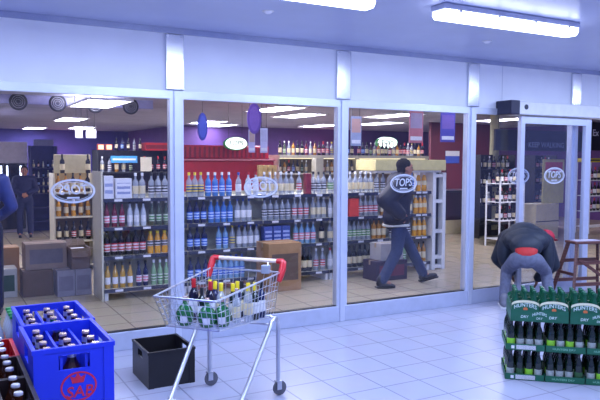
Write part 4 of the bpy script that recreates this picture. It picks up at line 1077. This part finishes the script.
def person(label, loc, yaw, J, top, legs, skin=M_skin, hair=M_hair, shoes=M_black, sole=None, topname='jacket', cap=None, hem=True, look=(1, 0, 0), hup=(0, 0, 1), shoe_pitch=(0, 0), hems=None, hands=((0, 0, -1), (0, 0, -1)), pals=((0, 1, 0), (0, -1, 0)), foot_yaw=(0, 0), bulk=.014, short=False, legk=1.):
    t = thing('person', label, 'person', loc, yaw)
    b = MB()
    torso(b, J, -.03)
    b.limb(V(J['chest']).lerp(V(J['neck']), .5), V(J['neck']), .075, .058); b.limb(J['neck'], V(J['head'])-V(hup)*.03, .056, .054)
    R = head(b, J['head'], look, hup)
    for s in 'LR':
        chain(b, [J['sh'+s], J['el'+s], J['wr'+s]], [.052, .042, .028])
        i = 0 if s == 'L' else 1
        hand(b, J['wr'+s], hands[i], pals[i], 1 if s == 'L' else -1)
        chain(b, [J['hip'+s], J['kn'+s], J['an'+s]], [.085, .056, .038])
        an = V(J['an'+s]); b.limb(an, an+V((.1, 0, -.03)), .036, .03)
    body = voxel(b, 'body', skin, t, .0085, 3)
    face_bits(t, J['head'], look, R, hup)
    # jacket
    b = MB(); torso(b, J, bulk, short)
    for s in 'LR':
        chain(b, [J['sh'+s], J['el'+s], V(J['el'+s]).lerp(V(J['wr'+s]), .93)], [.064+bulk, .05+bulk, .04+bulk*.7])
    for h in (hems or []): b.ell(*h)
    voxel(b, topname, top, t, .013, 3)
    b = MB()
    nk = V(J['neck']); MB_n = V(J['head'])-nk
    b.tube([nk+Vv for Vv in [V((.066*math.cos(i*PI/10), .066*math.sin(i*PI/10), .0)) for i in range(20)]], .018, 8, True)
    b.build('collar', top, t, True)
    # trousers
    b = MB(); pel = V(J['pelvis'])
    up = (V(J['waist'])-pel).normalized(); side = (V(J['hipL'])-V(J['hipR'])).normalized(); fwd = side.cross(up).normalized(); up = fwd.cross(side)
    R2 = Matrix((side, fwd, up)).transposed()
    b.ell(pel, (.178*legk, .128*legk, .13*legk), R2)
    for s in 'LR': chain(b, [J['hip'+s], J['kn'+s], V(J['kn'+s]).lerp(V(J['an'+s]), .96)], [.104*legk, .078*legk, .066*legk])
    voxel(b, 'trousers', legs, t, .013, 3)
    for i, s in enumerate('LR'): shoe(t, J['an'+s], foot_yaw[i], shoe_pitch[i], shoes, sole)
    # hair or cap
    c = V(J['head']); f, sd, u = R.col[0].to_3d(), R.col[1].to_3d(), R.col[2].to_3d()
    b = MB()
    if cap is None:
        b.ell(c+u*.045-f*.026, (.1, .087, .088), R); b.ell(c-f*.052, (.062, .078, .085), R)
        voxel(b, 'hair', hair, t, .008, 2)
    else:
        b.ell(c+u*.045-f*.012, (.108, .088, .08), R)
        k = voxel(b, 'cap', cap, t, .008, 2)
        p = MB(); p.ell(c+f*.125+u*.05, (.07, .07, .008), R); p.build('cap_peak', cap, k, True)
    return t, R

# walking man behind the third pane
J = dict(pelvis=(0, 0, .89), waist=(.01, 0, 1.05), chest=(.03, 0, 1.24), neck=(.07, 0, 1.41), head=(.12, 0, 1.53),
         shL=(.08, .19, 1.35), shR=(-.02, -.21, 1.35), elL=(.08, .29, 1.12), elR=(-.27, -.26, 1.14), wrL=(.2, .22, .97), wrR=(-.05, -.24, .95),
         hipL=(0, .09, .86), hipR=(0, -.09, .86), knL=(.25, .10, .50), knR=(-.03, -.10, .47), anL=(.46, .10, .115), anR=(-.24, -.11, .09))
t, R = person('person in dark jacket and blue jeans walking right behind the third pane', (5.26, 1.24, 0), -.2, J, mat('navy_jacket', (18, 20, 36), .6, 0, .15, 20),
       mat('blue_jeans', (40, 52, 86), .8, 0, .12, 25), M_skin, M_hair, mat('dark_shoe', (32, 26, 26), .45), shoe_pitch=(-.2, .12), hands=((.6, -.3, -.7), (.5, .5, -.7)),
       bulk=.064, hems=[((.0, 0, .88), (.16, .2, .12))])
MB().tube([(.153*math.sin(i*PI/16)-.004, .196*math.cos(i*PI/16), .80+.008*math.cos(i*PI/8)) for i in range(32)], .014, 8, True, flat=1.3).build('white_hem', mat('white_hem', (206, 206, 196), .7), t, True)

# standing man far left, arms folded, facing the glass
J = dict(pelvis=(0, 0, .93), waist=(.01, 0, 1.10), chest=(.0, 0, 1.29), neck=(.01, 0, 1.46), head=(.03, 0, 1.585),
         shL=(0, .19, 1.40), shR=(0, -.19, 1.40), elL=(.04, .27, 1.14), elR=(.04, -.27, 1.14), wrL=(.2, .06, 1.05), wrR=(.2, -.06, 1.03),
         hipL=(0, .09, .9), hipR=(0, -.09, .9), knL=(.03, .11, .5), knR=(.03, -.11, .5), anL=(0, .12, .085), anR=(0, -.12, .085))
tm, R = person('person in navy top and jeans standing with clasped hands before the cold room', (1.68, 9.1, 0), -PI/2-.1, J, mat('navy_top', (34, 40, 84), .7, 0, .12, 20),
       mat('dark_jeans', (36, 44, 84), .8, 0, .12, 25), M_skin, M_hair, hands=((.3, -.9, -.2), (.3, .9, -.2)), pals=((-1, 0, 0), (-1, 0, 0)))

tm.scale = (.86, .86, .86)

# person half out of the frame at the left edge
J2 = dict(J); J2.update(elL=(-.02, .28, 1.13), elR=(.0, -.28, 1.13), wrL=(.05, .29, .88), wrR=(.2, -.12, .99))
person('person in bright blue jacket and dark trousers at the left edge of the first pane', (.46, 1.95, 0), PI/2-.2, J2, mat('bright_jacket', (26, 46, 120), .55, 0, .1, 20),
       mat('night_trousers', (22, 26, 50), .8, 0, .1, 25), M_skin, M_hair, hands=((.1, 0, -1), (.5, .8, -.2)))

# bending man in front of the door, back to the viewer
J = dict(pelvis=(-.08, 0, .57), waist=(.03, .0, .70), chest=(.26, .01, .79), neck=(.45, -.09, .73), head=(.53, -.24, .71),
         shL=(.32, .21, .74), shR=(.35, -.22, .71), elL=(.34, .30, .50), elR=(.38, -.31, .45), wrL=(.46, .14, .32), wrR=(.46, -.15, .27),
         hipL=(-.07, .10, .55), hipR=(-.07, -.10, .55), knL=(.14, .20, .40), knR=(.16, -.22, .40), anL=(-.02, .22, .085), anR=(.02, -.27, .085))
t, R = person('person in dark jacket and red cap bending down before the sliding door, back turned', (5.73, -.50, 0), PI/2-.80, J, mat('dark_teal_jacket', (20, 30, 46), .6, 0, .12, 15),
       mat('faded_jeans', (92, 96, 116), .8, 0, .14, 25), M_skind, M_hair, mat('trainer_grey', (110, 112, 124), .5), M_white, cap=mat('red_cap', (176, 30, 54), .7, 0, .06, 30),
       look=(.8, -.45, -.35), hup=(.3, -.15, .9), foot_yaw=(.15, -.1), hands=((.2, -.2, -1), (.2, .2, -1)), pals=((.0, -1, 0), (0, 1, 0)), short=True, bulk=.03, legk=.86,
       hems=[((.14, .0, .74), (.18, .25, .14)), ((.22, .0, .75), (.17, .27, .16)), ((.24, .22, .60), (.13, .09, .2)), ((.26, -.23, .56), (.13, .09, .24))])
b = MB(); b.ell((-.075, .0, .66), (.12, .12, .062), Matrix.Rotation(-.6, 3, 'Y')); b.build('red_shirt_tail', mat('red_shirt', (176, 34, 34), .7, 0, .06, 30), t, True)

# ================================================================ LIGHT
w = bpy.data.worlds.new('dusk'); S.world = w; w.use_nodes = True
bg = w.node_tree.nodes['Background']; bg.inputs[0].default_value = (.30, .36, .95, 1); bg.inputs[1].default_value = .85
def spot_red(x, y, z, e, c):  # unseen point lamps added for the red glow at the back of the shop
    l = bpy.data.lights.new('red_glow_lamp', 'POINT'); l.energy = e; l.color = c; l.shadow_soft_size = .1
    o = bpy.data.objects.new('red_glow_lamp', l); COL.objects.link(o); o.location = (x, y, z)
for x, y, z, e in ((11.6, 13.4, 1.7, 12), (9.0, 7.2, 1.95, 3), (4.2, 19.4, 1.6, 14)):
    spot_red(x, y, z, e, (1, .12, .2))
S.view_settings.view_transform = 'Standard'; S.view_settings.look = 'None'
S.view_settings.exposure = 0; S.view_settings.gamma = 1; S.view_settings.use_curve_mapping = False
S.cycles.transparent_max_bounces = 24; S.cycles.max_bounces = 8
